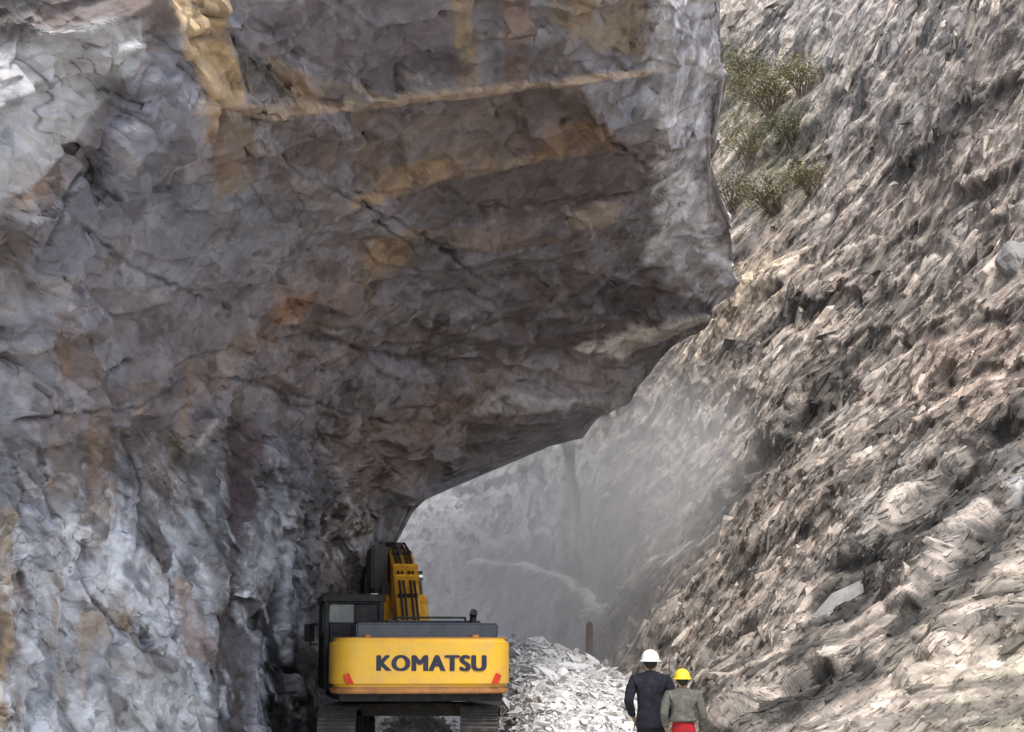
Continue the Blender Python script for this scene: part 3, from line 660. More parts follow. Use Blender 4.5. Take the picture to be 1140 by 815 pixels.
    patch([(410, 270), (465, 255), (455, 290), (400, 325)], (0.29, 0.195, 0.105), 12, 0.8, t_mott)
    patch([(262, 8), (500, -40), (505, 90), (400, 98), (320, 60)], (0.135, 0.118, 0.122), 14, 0.8)
    patch([(280, 110), (330, 85), (420, 100), (400, 116), (300, 122)], (0.34, 0.235, 0.13), 8, 0.6, t_mott)
    patch([(400, 125), (640, 100), (700, 150), (600, 168), (470, 195), (400, 215), (360, 180)], (0.205, 0.145, 0.10), 18, 0.65, t_mott)
    patch([(460, 200), (690, 170), (725, 215), (640, 260), (500, 270), (420, 240)], (0.15, 0.12, 0.115), 16, 0.6)
    patch([(150, 200), (300, 190), (320, 300), (200, 340), (130, 300)], (0.20, 0.20, 0.215), 20, 0.7)
    patch([(300, 320), (345, 330), (335, 365), (300, 360)], (0.27, 0.15, 0.09), 10, 0.75, t_mott)
    patch([(0, 170), (60, 160), (50, 215), (0, 230)], (0.52, 0.33, 0.18), 12, 0.75, t_mott)
    patch([(50, 280), (110, 250), (95, 310), (60, 320)], (0.33, 0.22, 0.18), 12, 0.6)
    patch([(95, 480), (140, 455), (165, 470), (125, 530), (105, 600), (70, 640), (80, 540)], (0.27, 0.165, 0.095), 12, 0.75, t_st)
    patch([(-40, 570), (14, 570), (10, 690), (6, 800), (-40, 800)], (0.36, 0.245, 0.13), 10, 0.8, t_st)
    patch([(80, 690), (110, 660), (160, 700), (190, 760), (140, 760), (90, 790), (60, 760)], (0.38, 0.27, 0.18), 12, 0.8, t_st)
    patch([(200, 480), (240, 480), (230, 530), (180, 560), (150, 500)], (0.22, 0.17, 0.13), 20, 0.5)
    patch([(255, 480), (300, 480), (290, 560), (260, 590)], (0.15, 0.10, 0.095), 12, 0.6)
    patch([(200, 380), (320, 330), (420, 320), (330, 420), (220, 450)], (0.22, 0.15, 0.10), 25, 0.55, t_mott)
    patch([(360, 500), (470, 440), (560, 420), (520, 500), (440, 560), (390, 600)], (0.24, 0.165, 0.12), 20, 0.5)
    for ln, w_, k_ in (([(60, 500), (72, 600), (55, 720)], 8, .7), ([(110, 470), (120, 560), (95, 650), (100, 700)], 10, .8), ([(170, 470), (165, 560), (180, 640)], 7, .6), ([(210, 430), (190, 520), (200, 600)], 8, .55),
                       ([(235, 120), (245, 200), (238, 260)], 9, .6), ([(320, 180), (370, 230), (400, 290)], 8, .45), ([(25, 640), (15, 740), (22, 820)], 9, .7), ([(140, 690), (170, 760), (165, 820)], 9, .6), ([(60, 330), (75, 400), (60, 450)], 8, .5)):
        stroke(ln, (0.25, 0.16, 0.095), w_, k_ * 0.85, 0.35 + 0.65 * t_st)
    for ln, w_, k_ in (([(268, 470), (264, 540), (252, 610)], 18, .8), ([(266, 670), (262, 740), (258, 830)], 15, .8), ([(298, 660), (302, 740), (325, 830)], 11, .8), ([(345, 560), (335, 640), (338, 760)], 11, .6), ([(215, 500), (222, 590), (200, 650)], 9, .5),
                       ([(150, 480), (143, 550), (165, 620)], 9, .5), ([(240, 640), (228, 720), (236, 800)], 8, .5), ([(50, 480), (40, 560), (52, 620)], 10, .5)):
        stroke(ln, (0.07, 0.058, 0.056), w_ * 1.2, min(1, k_ * 1.25), 0.45 + 0.55 * t_st)  # shade in the clefts painted along the grooves, patches below too
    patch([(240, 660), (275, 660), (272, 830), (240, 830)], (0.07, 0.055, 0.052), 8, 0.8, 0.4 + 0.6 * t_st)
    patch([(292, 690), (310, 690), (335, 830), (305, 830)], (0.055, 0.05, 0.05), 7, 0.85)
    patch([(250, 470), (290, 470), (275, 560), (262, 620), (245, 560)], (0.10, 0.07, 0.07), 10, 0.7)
    # pale clean faces, the light on those turned outward painted in
    patch([(-600, 60), (110, 30), (160, 20), (158, 60), (85, 150), (30, 215), (-20, 235), (-600, 250)], (0.34, 0.335, 0.33), 9, 0.85)
    patch([(215, 100), (195, 60), (165, 60), (110, 150), (60, 225), (30, 300), (110, 300), (180, 180)], (0.20, 0.20, 0.22), 12, 0.8)
    patch([(-40, 290), (90, 300), (80, 345), (-40, 370)], (0.34, 0.33, 0.32), 10, 0.6, t_mott)
    patch([(-40, 380), (40, 380), (30, 470), (-40, 480)], (0.33, 0.33, 0.35), 10, 0.55, t_mott)
    patch([(-600, -40), (70, -40), (45, 30), (-600, 60)], (0.09, 0.09, 0.085), 12, 0.8)
    patch([(725, -60), (815, -60), (815, 190), (730, 190), (722, 110)], (0.70, 0.69, 0.69), 8, 0.95, 0.35 + 0.65 * t_st)  # outer strip lightened: light from the open side painted in
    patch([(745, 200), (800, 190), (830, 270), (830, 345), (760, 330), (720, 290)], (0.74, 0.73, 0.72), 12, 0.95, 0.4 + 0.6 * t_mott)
    stroke([(735, -30), (742, 60), (733, 140)], (0.55, 0.55, 0.57), 4, 0.7)
    stroke([(788, 273), (806, 292), (822, 304)], (0.75, 0.73, 0.70), 4, 0.9)
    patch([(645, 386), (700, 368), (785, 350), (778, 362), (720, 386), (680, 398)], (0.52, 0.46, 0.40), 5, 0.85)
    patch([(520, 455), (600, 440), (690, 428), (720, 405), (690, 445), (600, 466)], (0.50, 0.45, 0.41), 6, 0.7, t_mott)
    patch([(530, 430), (590, 400), (690, 395), (700, 420), (620, 450), (540, 455)], (0.33, 0.28, 0.26), 12, 0.6)
    patch([(630, 240), (690, 225), (680, 250), (640, 255)], (0.40, 0.33, 0.25), 6, 0.6)
    stroke([(205, 508), (240, 462)], (0.42, 0.38, 0.35), 4, 0.7)
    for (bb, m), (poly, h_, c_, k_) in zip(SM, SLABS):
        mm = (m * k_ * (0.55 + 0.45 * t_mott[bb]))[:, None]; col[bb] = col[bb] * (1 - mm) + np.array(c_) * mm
    # grain of the schist: fine dark and pale streaks, wall glints painted in with them
    def streak(ang, fa, fc_, seed, oct=3):
        a = math.radians(ang); al = P[:, 0] * math.cos(a) + P[:, 2] * math.sin(a); ac = -P[:, 0] * math.sin(a) + P[:, 2] * math.cos(a)
        return fbm(np.stack([al * fa, ac * fc_, P[:, 1] * fa * 0.8], -1) + warp * 0.5, oct, seed)
    s1 = streak(-58, 0.9, 4.2, 401); s2 = streak(-66, 1.6, 7.0, 402); s3 = streak(14, 0.7, 3.2, 403); s4 = streak(-30, 1.2, 4.0, 404)
    lowm = wallm * sstep(480, 640, q[:, 1])
    col = blend(col, (0.62, 0.62, 0.63), wallm * sstep(0.22, 0.42, s1) * 0.55 * (0.35 + 0.65 * lowm)); col = blend(col, (0.66, 0.66, 0.67), wallm * sstep(0.30, 0.48, s2) * 0.6 * (0.3 + 0.7 * lowm))
    col = blend(col, (0.07, 0.062, 0.062), wallm * sstep(0.22, 0.44, -s1) * 0.65); col = blend(col, (0.09, 0.08, 0.08), wallm * sstep(0.30, 0.5, -s2) * 0.5)
    cw_ = 1 - wallm
    col = blend(col, (0.075, 0.065, 0.065), cw_ * sstep(0.28, 0.5, -s3) * 0.55); col = blend(col, (0.30, 0.28, 0.27), cw_ * sstep(0.34, 0.5, s4) * 0.4)
    ck = np.abs(fbm(P * np.array([0.8, 0.6, 1.1]) + warp * 0.4, 3, 405)); ck2 = np.abs(fbm((P @ Rz) * np.array([1.3, 0.9, 1.0]) + 4, 3, 406))
    col = blend(col, (0.055, 0.048, 0.045), (1 - sstep(0.006, 0.022, ck)) * cm2c(P) * 0.7 + 0 * ck); col = blend(col, (0.055, 0.048, 0.045), (1 - sstep(0.006, 0.02, ck2)) * cm2c(P + 31) * 0.6)
    col *= (1 + bshade)[:, None]
    col *= 1 + wallm[:, None] * np.array([-0.04, 0.0, 0.06]); col *= 1 + (1 - wallm)[:, None] * np.array([0.12, 0.11, 0.145]); col = blend(col, (0.04, 0.035, 0.034), CR * 0.85)
    # dust settled in the cutting
    patch([(390, 640), (440, 590), (540, 520), (660, 480), (700, 1000), (390, 1000)], (0.25, 0.24, 0.24), 6, 0.6)
    col = np.clip(col, 0.03, 0.8)
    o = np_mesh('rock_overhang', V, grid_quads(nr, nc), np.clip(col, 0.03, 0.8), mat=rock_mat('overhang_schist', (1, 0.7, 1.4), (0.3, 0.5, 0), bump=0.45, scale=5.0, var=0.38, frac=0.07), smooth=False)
    tag(o, kind='structure')
    return o

# ================================================================== RIGHT-HAND SLOPE and far rock face
B_D = [(780, 815, 26.5), (900, 815, 23.8), (1140, 815, 20.5), (1500, 815, 17), (690, 740, 41.5), (760, 745, 35), (820, 740, 30.5), (900, 720, 27), (1140, 720, 22),
       (900, 600, 32), (1140, 600, 24.5), (780, 600, 41.5), (690, 600, 47), (640, 600, 50.5), (560, 650, 53), (420, 650, 56), (690, 690, 44),
       (820, 400, 46), (1000, 400, 36), (1140, 400, 29), (720, 480, 50), (650, 520, 52),
       (820, 200, 53), (1000, 200, 42.5), (1140, 200, 34), (1140, 0, 38), (820, 0, 58), (1000, 0, 48), (820, -300, 64), (1140, -300, 46), (1600, 0, 31),
       (1500, 400, 23.5), (1600, -300, 40), (640, 430, 53), (560, 400, 58), (420, 400, 60), (560, 820, 52), (420, 820, 55), (300, 600, 58),
       (800, -1000, 72), (1500, -1000, 55), (300, -300, 66), (700, 900, 37), (790, 900, 24.5), (1140, 900, 19.6), (1600, 600, 18.5)]

def slope_depth(px, py):
    return tps(B_D, np.stack([np.atleast_1d(px).astype(float), np.atleast_1d(py).astype(float)], -1))

def build_slope():
    xs = np.concatenate([np.linspace(230, 380, 20, endpoint=False), np.arange(380, 1150, 1.4), np.linspace(1155, 2000, 70)])
    ys = np.concatenate([np.linspace(-1100, -25, 70, endpoint=False), np.arange(-25, 830, 1.4), np.linspace(835, 1000, 16)])
    PX, PY = np.meshgrid(xs, ys); nr, nc = PX.shape
    q = np.stack([PX.ravel(), PY.ravel()], -1)
    G = at(q[:, 0], q[:, 1], tps(B_D, q)).reshape(nr, nc, 3)
    N = grid_normals(G); c = np.array([0, 0, CAMZ]); flip = ((c - G) * N).sum(-1) < 0
    N = np.where(flip[..., None], -N, N)
    P = G.reshape(-1, 3); Nf = N.reshape(-1, 3)
    # bedding frame
    a = at(760, 600, slope_depth(760, 600)[0]); b = at(1000, 352, slope_depth(1000, 352)[0])
    e1 = (b - a) / np.linalg.norm(b - a)
    nn = Nf[np.argmin((q[:, 0] - 950) ** 2 + (q[:, 1] - 450) ** 2)]
    e2 = np.cross(nn, e1); e2 /= np.linalg.norm(e2); e3 = np.cross(e1, e2)
    E = np.stack([e1, e2, e3], 1)
    L = P @ E
    warp = np.stack([fbm(P * 0.35, 3, 111), fbm(P * 0.35, 3, 112), fbm(P * 0.35, 3, 113)], -1)
    Lw = L + warp * 0.9
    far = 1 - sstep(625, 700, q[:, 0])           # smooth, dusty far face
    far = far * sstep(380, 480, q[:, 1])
    rf = np.clip(0.75 + 0.8 * fbm(P * 0.4, 2, 133), 0.3, 1.4)
    disp = (1 - far) * (0.24 * fbm(L * np.array([0.16, 0.6, 0.35]), 3, 136) + 0.16 * ridged(Lw * np.array([0.16, 0.8, 0.5]), 3, 131, 0.5))
    disp += far * 0.12 * fbm(P * 0.6, 3, 135)
    qw = q + np.stack([fbm(P * 0.7, 2, 151) * 16, fbm(P * 0.7, 2, 152) * 16], -1)
    def ledge(line, h, up=55, down=16, side=-1, cut=1.0):
        """beds stand out on the upper side of the line and are undercut just below it"""
        nonlocal disp
        d, s, t = polydist(qw, line); sd = d * s * side
        env = np.clip(np.minimum(t, 1 - t) * 6, 0, 1) ** 0.8
        disp = disp + env * h * np.where(sd > 0, np.exp(-sd / up), -cut * np.exp(-(sd / down) ** 2) + (1 + cut) * np.exp(sd / 6.0))
    # every line runs left to right, so that its upper side is the left of travel
    ledge([(755, 425), (800, 398), (850, 362), (905, 335), (1000, 322)], 0.15, 50, 14)
    ledge([(880, 415), (990, 375), (1080, 352), (1160, 338)], 0.10, 40, 9)
    ledge([(770, 585), (828, 530), (880, 478), (945, 425)], 0.22, 55, 20, cut=1.5)
    ledge([(935, 655), (1000, 600), (1050, 545), (1090, 500), (1160, 455)], 0.26, 70, 30, cut=1.5)
    ledge([(1000, 690), (1060, 640), (1105, 590), (1160, 535)], 0.22, 55, 24, cut=1.5)
    ledge([(880, 735), (905, 695), (968, 645)], 0.13, 30, 22)
    ledge([(800, 830), (850, 800), (905, 758), (960, 740)], 0.19, 45, 22, cut=1.4)
    ledge([(1000, 195), (1030, 160), (1075, 115), (1140, 85)], 0.17, 40, 20)
    ledge([(955, 290), (1020, 255), (1080, 215), (1160, 170)], 0.15, 50, 14)
    ledge([(880, 160), (930, 110), (985, 55), (1010, 10)], 0.13, 45, 12)
    ledge([(700, 500), (760, 455), (850, 420)], 0.09, 35, 10)
    ledge([(850, 640), (910, 590), (980, 520), (1060, 460)], 0.11, 45, 12)
    ledge([(1010, 780), (1080, 720), (1160, 680)], 0.15, 45, 18)
    ledge([(690, 640), (760, 610), (830, 560)], 0.05, 35, 10)
    ledge([(740, 720), (800, 680), (870, 640)], 0.08, 35, 10)
    ledge([(1060, 430), (1110, 410), (1160, 400)], 0.09, 30, 12)
    def bump(line, w_, h):
        nonlocal disp
        d, s, t = polydist(qw, line); disp = disp + h * np.exp(-(d / w_) ** 2) * np.clip(np.minimum(t, 1 - t) * 8, 0, 1) ** 0.6
    # far face: fissure and pale rim
    d, s, t = polydist(q + np.stack([fbm(P * 0.9, 3, 161) * 5, fbm(P * 0.9, 3, 162) * 4], -1), [(632, 500), (628, 580), (634, 630), (622, 720)])
    disp -= 0.9 * np.exp(-(d / 5) ** 2)
    dr, sr, tr = polydist(q + np.stack([fbm(P * 0.9, 3, 161) * 5, fbm(P * 0.9, 3, 162) * 4], -1), [(515, 625), (545, 622), (590, 626), (625, 640), (655, 662), (672, 690)])
    sdr = dr * -sr
    disp += -0.35 * np.where(sdr > 0, np.exp(-sdr / 40), np.exp(sdr / 2)) * np.clip(np.minimum(tr, 1 - tr) * 7, 0, 1)
    G1 = (P + Nf * disp[:, None]).reshape(nr, nc, 3)
    A = np.concatenate([G1, N, np.stack([q[:, 0], q[:, 1], far, rf, sdr, tr, warp[:, 0], warp[:, 1], warp[:, 2]], -1).reshape(nr, nc, -1)], -1)
    A = equalise(A, 60, nr - 10, 16, nc, 0.95)
    sp_ = spacing(A[..., :3]).ravel()
    def lay(lam): return sstep(1.2, 3.6, lam / sp_)
    G1 = A[..., :3]; N1 = renormal(G1, A[..., 3:6]); P1 = G1.reshape(-1, 3); Nf1 = N1.reshape(-1, 3)
    a_ = A.reshape(-1, A.shape[-1]); q = a_[:, 6:8]; far = a_[:, 8]; rf = a_[:, 9]; sdr = a_[:, 10]; tr = a_[:, 11]; warp = a_[:, 12:15]
    PXG, PYG = A[..., 6], A[..., 7]
    L1 = P1 @ E; Lw = L1 + warp * 0.9
    Ls = L1 + np.stack([fbm(P1 * 1.2, 3, 121), fbm(P1 * 1.2, 3, 122), fbm(P1 * 1.2, 3, 123)], -1) * 0.35
    v2, e2_, id2 = facets(Lw * np.array([0.55, 1.7, 1.2]) + 3, 102, 1.0, 0.8)
    v3, e3_, id3 = facets(Ls * np.array([1.9, 4.8, 3.2]) + 7, 103, 1.1, 0.9)
    v5, e5_, id5 = facets(Ls * np.array([4.2, 9.0, 6.5]) + 1, 105, 1.1, 0.9)
    d2 = (1 - far) * rf * (0.05 * v2 * lay(0.6) + 0.045 * v3 * lay(0.22) + 0.028 * v5 * lay(0.12))
    for k, (lm, am) in enumerate(((0.8, 0.05), (0.4, 0.04), (0.2, 0.026), (0.1, 0.014))):
        d2 += (1 - far) * rf * am * lay(lm * 0.6) * 0.8 * (0.6 * vnoise(Ls * np.array([0.38, 1.0, 0.8]) / lm + k * 7, 134 + k) + 0.6 * (1 - 2 * np.abs(vnoise(Ls * np.array([0.33, 1.1, 0.9]) / lm + k * 5, 234 + k))))
    vf, ef, idf = facets(P1 * np.array([0.35, 0.3, 0.5]), 107, 1.0, 0.5)
    d2 += far * (0.16 * vf + 0.02 * v3 + 0.03 * fbm(P1 * 2, 3, 137))
    d2, shade, cover = slabs(q, d2, [
        (170, 660, 1180, -60, 850, 70, 300, 0.08, 0.22, 38, 7, -40, 18, -0.32, -0.08, None),
        (420, 640, 1180, -60, 850, 25, 110, 0.12, 0.35, 38, 11, -40, 25, -0.16, -0.03, None)], 78, 0.6)
    d2 = relax(d2.reshape(nr, nc), 1)
    G2 = G1 + N1 * d2[..., None]
    A = np.concatenate([G2, N1, np.stack([q[:, 0], q[:, 1], far, rf, sdr, tr, warp[:, 0], warp[:, 1], warp[:, 2], id2 + 1.2 * shade, id3, id5], -1).reshape(nr, nc, -1)], -1)
    A = equalise(A, 60, nr - 10, 16, nc, 0.9)
    G2 = A[..., :3]; N1 = renormal(G2, A[..., 3:6], 3); P1 = G2.reshape(-1, 3)
    a_ = A.reshape(-1, A.shape[-1]); q = a_[:, 6:8]; far = a_[:, 8]; rf = a_[:, 9]; sdr = a_[:, 10]; tr = a_[:, 11]; warp = a_[:, 12:15]; id2 = a_[:, 15]; id3 = a_[:, 16]; id5 = a_[:, 17]
    q = np.where(q[:, 1:] < -60, q, where_seen(P1)); PXG, PYG = q[:, 0].reshape(nr, nc), q[:, 1].reshape(nr, nc)
    sp_ = spacing(G2).ravel(); L1 = P1 @ E
    Ls = L1 + np.stack([fbm(P1 * 1.2, 3, 121), fbm(P1 * 1.2, 3, 122), fbm(P1 * 1.2, 3, 123)], -1) * 0.35
    def beds(fa, fb, fc_, seed, oct=3): return fbm(L1 * np.array([fa, fb, fc_]) + warp * np.array([0.5, 0.9, 0.5]), oct, seed)
    k1 = beds(0.10, 1.5, 0.35, 411, 2); k2 = beds(0.22, 3.6, 0.8, 412, 3); k3 = beds(0.5, 7.5, 1.6, 413, 2)
    sg = 1.0 if e2[2] > 0 else -1.0; up_ = L1[:, 1] * sg
    lo = fbm(L1 * np.array([0.22, 0.3, 0.22]), 3, 421); hi = fbm(L1 * np.array([0.5, 0.9, 0.7]), 3, 422); jag = vnoise(L1 * np.array([1.6, 2.0, 2.0]), 423)
    def saw(period, w1, w2, w3, seed):
        x = up_ / period + (lo * w1 + hi * w2 + jag * w3) / period; b_ = np.floor(x)
        r_ = _rnd(b_.astype(np.int64), np.floor(L1[:, 0] / (period * 5) + hi * 1.5 + b_ * 0.37).astype(np.int64), np.zeros(len(x), np.int64), seed)
        return (1 - (x - b_)) * (0.25 + 1.1 * r_), r_
    a1, r1 = saw(1.6, 2.2, 0.7, 0.12, 431); a2, r2 = saw(0.47, 1.5, 0.7, 0.12, 432); a3, r3 = saw(0.17, 1.0, 0.5, 0.08, 433)
    pm2 = sstep(-0.15, 0.35, fbm(L1 * np.array([0.25, 0.4, 0.3]), 2, 425)); v11, i11 = scoop((L1 + warp * 0.15) * np.array([0.75, 2.0, 1.6]), 108); v12, i12 = scoop((L1 + warp * 0.1) * np.array([2.0, 4.6, 3.8]), 109); v13, i13 = scoop((L1 + warp * 0.1) * np.array([0.28, 0.85, 0.6]), 110)
    pm = sstep(-0.3, 0.3, fbm(L1 * np.array([0.35, 0.5, 0.4]), 2, 424))
    stair = a1 * 0.20 * (0.25 + 0.75 * pm2) + a2 * 0.075 * (0.1 + 0.9 * pm) * (0.4 + 0.6 * (1 - pm2)) + a3 * 0.035 * lay(0.12) * pm + 0.10 * v13 + 0.09 * v11 + 0.06 * v12 * lay(0.15)
    stair = relax(stair.reshape(nr, nc), 3).ravel()
    d3 = (1 - far) * stair + (1 - 0.6 * far) * (0.03 * lay(0.25) * vnoise(Ls * np.array([1.5, 4.0, 3.2]), 241) + 0.018 * lay(0.12) * vnoise(Ls * np.array([3.5, 8.0, 6.5]), 242))
    V = P1 + N1.reshape(-1, 3) * d3[:, None]
    P = P1; L = L1
    # ---- stone colours, with undercut shade painted in
    n1 = fbm(P * 0.35, 4, 171); n2 = fbm(P * 1.3, 4, 172); n3 = fbm(L * np.array([0.9, 3.0, 2.0]), 4, 173)
    col = np.tile(np.array([0.43, 0.365, 0.318]), (len(P), 1))
    col = blend(col, (0.37, 0.35, 0.335), sstep(-0.1, 0.5, n1) * 0.7)
    col = blend(col, (0.45, 0.34, 0.28), sstep(0.05, 0.55, n2) * 0.7)
    col = blend(col, (0.17, 0.145, 0.13), sstep(0.1, 0.6, n3) * 0.6)
    col = blend(col, (0.22, 0.185, 0.16), sstep(0.15, 0.6, fbm(P * 0.8, 4, 174)) * 0.5)
    n4 = vnoise(L * np.array([0.5, 2.6, 2.0]) + warp * 0.8, 176); col = blend(col, (0.10, 0.095, 0.09), sstep(0.25, 0.6, n4) * 0.75)
    n5 = vnoise(L * np.array([1.4, 6.0, 4.5]) + warp, 177); col = blend(col, (0.48, 0.43, 0.38), sstep(0.2, 0.6, n5) * 0.6)
    col *= (0.85 + 0.18 * id3 + 0.14 * id2 + 0.12 * id5)[:, None]
    qs = q + np.stack([n2 * 26, fbm(P * 1.3, 4, 175) * 26], -1)
    t_m = sstep(-0.35, 0.45, n2)
    def patch(poly, c, soft, k=1.0, tex=None):
        nonlocal col
        m = sstep(-soft, soft, inpoly(qs, poly)) * k
        if tex is not None: m = m * tex
        col = blend(col, c, m)
    patch([(800, 290), (850, 280), (905, 290), (860, 330), (800, 390), (760, 400), (800, 340)], (0.58, 0.48, 0.36), 14, 0.85)
    patch([(800, 60), (900, 40), (915, 150), (900, 240), (820, 270), (795, 150)], (0.22, 0.205, 0.105), 18, 0.8, 0.4 + 0.6 * t_m)
    patch([(830, -40), (1000, -40), (960, 60), (900, 110), (840, 60)], (0.40, 0.37, 0.36), 20, 0.7)
    patch([(960, -40), (1160, -40), (1160, 150), (1010, 200), (960, 120)], (0.21, 0.21, 0.21), 25, 0.6, t_m)
    patch([(640, 500), (720, 440), (820, 470), (760, 590), (680, 690), (640, 640)], (0.42, 0.42, 0.42), 30, 0.75)
    patch([(1000, 360), (1160, 350), (1160, 450), (1060, 480), (1010, 440)], (0.44, 0.33, 0.27), 22, 0.6)
    patch([(1000, 680), (1160, 600), (1160, 830), (950, 830)], (0.42, 0.36, 0.29), 30, 0.6)
    patch([(1050, 730), (1160, 660), (1160, 830), (1040, 830)], (0.38, 0.37, 0.26), 30, 0.45, t_m)
    patch([(920, 500), (1100, 470), (1080, 620), (930, 660)], (0.20, 0.20, 0.185), 25, 0.6, t_m)
    patch([(800, 760), (960, 700), (940, 830), (780, 830)], (0.22, 0.22, 0.19), 20, 0.6, t_m)
    patch([(1105, 490), (1150, 470), (1150, 580), (1125, 560)], (0.45, 0.45, 0.46), 8, 0.8)
    fm = far
    sl = 1 - far
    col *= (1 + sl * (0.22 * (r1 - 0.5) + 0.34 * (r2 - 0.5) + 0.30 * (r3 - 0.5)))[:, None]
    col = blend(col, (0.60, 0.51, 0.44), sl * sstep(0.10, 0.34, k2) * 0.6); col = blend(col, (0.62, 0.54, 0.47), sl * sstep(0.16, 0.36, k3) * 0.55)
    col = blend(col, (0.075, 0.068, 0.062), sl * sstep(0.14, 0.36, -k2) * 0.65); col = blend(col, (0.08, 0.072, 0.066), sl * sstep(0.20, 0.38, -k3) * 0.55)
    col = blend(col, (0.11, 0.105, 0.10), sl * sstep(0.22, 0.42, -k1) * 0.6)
    qd = q + np.stack([fbm(P * 0.9, 3, 181) * 10, fbm(P * 0.9, 3, 182) * 10], -1); sk = sstep(-0.25, 0.3, n3)  # dark seams: shade of the undercuts below the ledges painted into the colour
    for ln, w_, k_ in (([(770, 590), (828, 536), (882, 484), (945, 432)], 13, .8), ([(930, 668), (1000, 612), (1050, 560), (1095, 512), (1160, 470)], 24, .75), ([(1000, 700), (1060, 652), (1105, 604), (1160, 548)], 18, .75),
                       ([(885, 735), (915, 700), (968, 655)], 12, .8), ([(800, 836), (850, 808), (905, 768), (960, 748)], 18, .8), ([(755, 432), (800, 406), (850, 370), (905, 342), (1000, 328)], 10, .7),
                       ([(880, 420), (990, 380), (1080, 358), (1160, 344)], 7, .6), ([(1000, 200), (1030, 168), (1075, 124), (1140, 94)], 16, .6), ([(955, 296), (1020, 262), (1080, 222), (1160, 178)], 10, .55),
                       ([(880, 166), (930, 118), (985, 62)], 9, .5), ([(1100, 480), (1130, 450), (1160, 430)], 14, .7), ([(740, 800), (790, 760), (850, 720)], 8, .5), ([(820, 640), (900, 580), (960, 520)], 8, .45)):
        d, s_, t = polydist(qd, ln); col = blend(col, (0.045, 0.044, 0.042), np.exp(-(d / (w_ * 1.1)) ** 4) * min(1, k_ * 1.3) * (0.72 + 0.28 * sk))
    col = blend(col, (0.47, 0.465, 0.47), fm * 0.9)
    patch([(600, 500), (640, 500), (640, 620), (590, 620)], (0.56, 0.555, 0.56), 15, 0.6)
    df, sf, tf = polydist(q + np.stack([fbm(P * 0.9, 3, 161) * 5, fbm(P * 0.9, 3, 162) * 4], -1), [(632, 500), (628, 580), (634, 630), (622, 720)])
    col = blend(col, (0.10, 0.098, 0.10), np.exp(-(df / 6) ** 2) * 0.9)
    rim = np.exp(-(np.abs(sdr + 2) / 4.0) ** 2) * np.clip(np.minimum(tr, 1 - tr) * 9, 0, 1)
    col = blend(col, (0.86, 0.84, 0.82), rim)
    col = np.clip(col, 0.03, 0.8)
    g = np.random.default_rng(6)
    Vg = V.reshape(nr, nc, 3)
    inf = np.where((q[:, 0] > 600) & (q[:, 0] < 1190) & (q[:, 1] > -50) & (q[:, 1] < 860) & (far < 0.5))[0]
    side_ = np.where((q[:, 0] >= 1190) & (q[:, 0] < 1500) & (q[:, 1] > -50) & (q[:, 1] < 860))[0]
    Nv = renormal(Vg, N1, 4).reshape(-1, 3)
    VB = [V]; TB = []; CB = [col]; nv = len(V)
    near_ = inf[(q[inf, 1] > 430) & (q[inf, 0] > 800)]
    for (m, lo, hi, pw, sink, tl, sd) in ((6500, 5, 26, 1.5, 0.10, 0.16, 23), (5000, 6, 34, 1.4, 0.10, 0.16, 24), (22000, 3, 16, 1.3, 0.13, 0.17, 21), (2600, 12, 60, 1.8, 0.17, 0.16, 22)):
        ids = g.choice(near_ if sd == 23 else side_ if sd == 24 else inf, m); px_ = lo * (hi / lo) ** (g.random(m) ** pw); sz = px_ / F * V[ids][:, 1]
        size = np.stack([sz, sz * g.uniform(0.12, 0.34, m), sz * g.uniform(0.12, 0.3, m)], -1)
        an = np.radians(g.normal(39, 13, m)); cc = col[ids] * g.uniform(0.72, 1.3, m)[:, None]
        v_, t_, c_ = blocks(V[ids], Nv[ids], img_dir(V[ids], an, Nv[ids]), size, cc, np.full(m, tl), sink, nv, sd)
        VB.append(v_); TB.append(t_); CB.append(c_); nv += len(v_)
    V = np.concatenate(VB); col = np.clip(np.concatenate(CB), 0.03, 0.8)
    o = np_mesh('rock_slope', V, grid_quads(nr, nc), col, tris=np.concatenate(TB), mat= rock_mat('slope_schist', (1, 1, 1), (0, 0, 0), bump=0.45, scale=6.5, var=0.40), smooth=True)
    tag(o, kind='structure')
    return o, Vg, PXG, PYG, N1

overhang = build_overhang()
slope, SV, SXS, SYS, SN = build_slope()

def on_slope(px, py):
    i, j = np.unravel_index(np.argmin((SXS - px) ** 2 + (SYS - py) ** 2), SXS.shape)
    return SV[i, j].copy(), SN[i, j].copy()

# ================================================================== GROUND with the blasted rubble heap
def heap(X, Y):
    X = np.asarray(X, float); Y = np.asarray(Y, float)
    crest = np.interp(X, [-6, -3, -1, 0, 0.7, 1.25, 2.1, 3.0, 4.5], [1.6, 1.7, 1.95, 2.0, 1.93, 1.72, 1.35, 0.75, 0.3])
    start = np.interp(X, [-6, -0.5, 0.6], [35.2, 35.0, 26.5])
    t = np.clip((Y - start) / (37.5 - start), 0, 1)
    up = t ** 0.85
    back = 1 - 0.75 * sstep(38.5, 50, Y)
    side = sstep(-9, -5, X) * (1 - sstep(4.5, 9, X))
    h = crest * up * back * side
    h = h + 0.66 * np.exp(-((X + 1.65) / 0.62) ** 4 - ((Y - 34.0) / 1.1) ** 2)
    return h

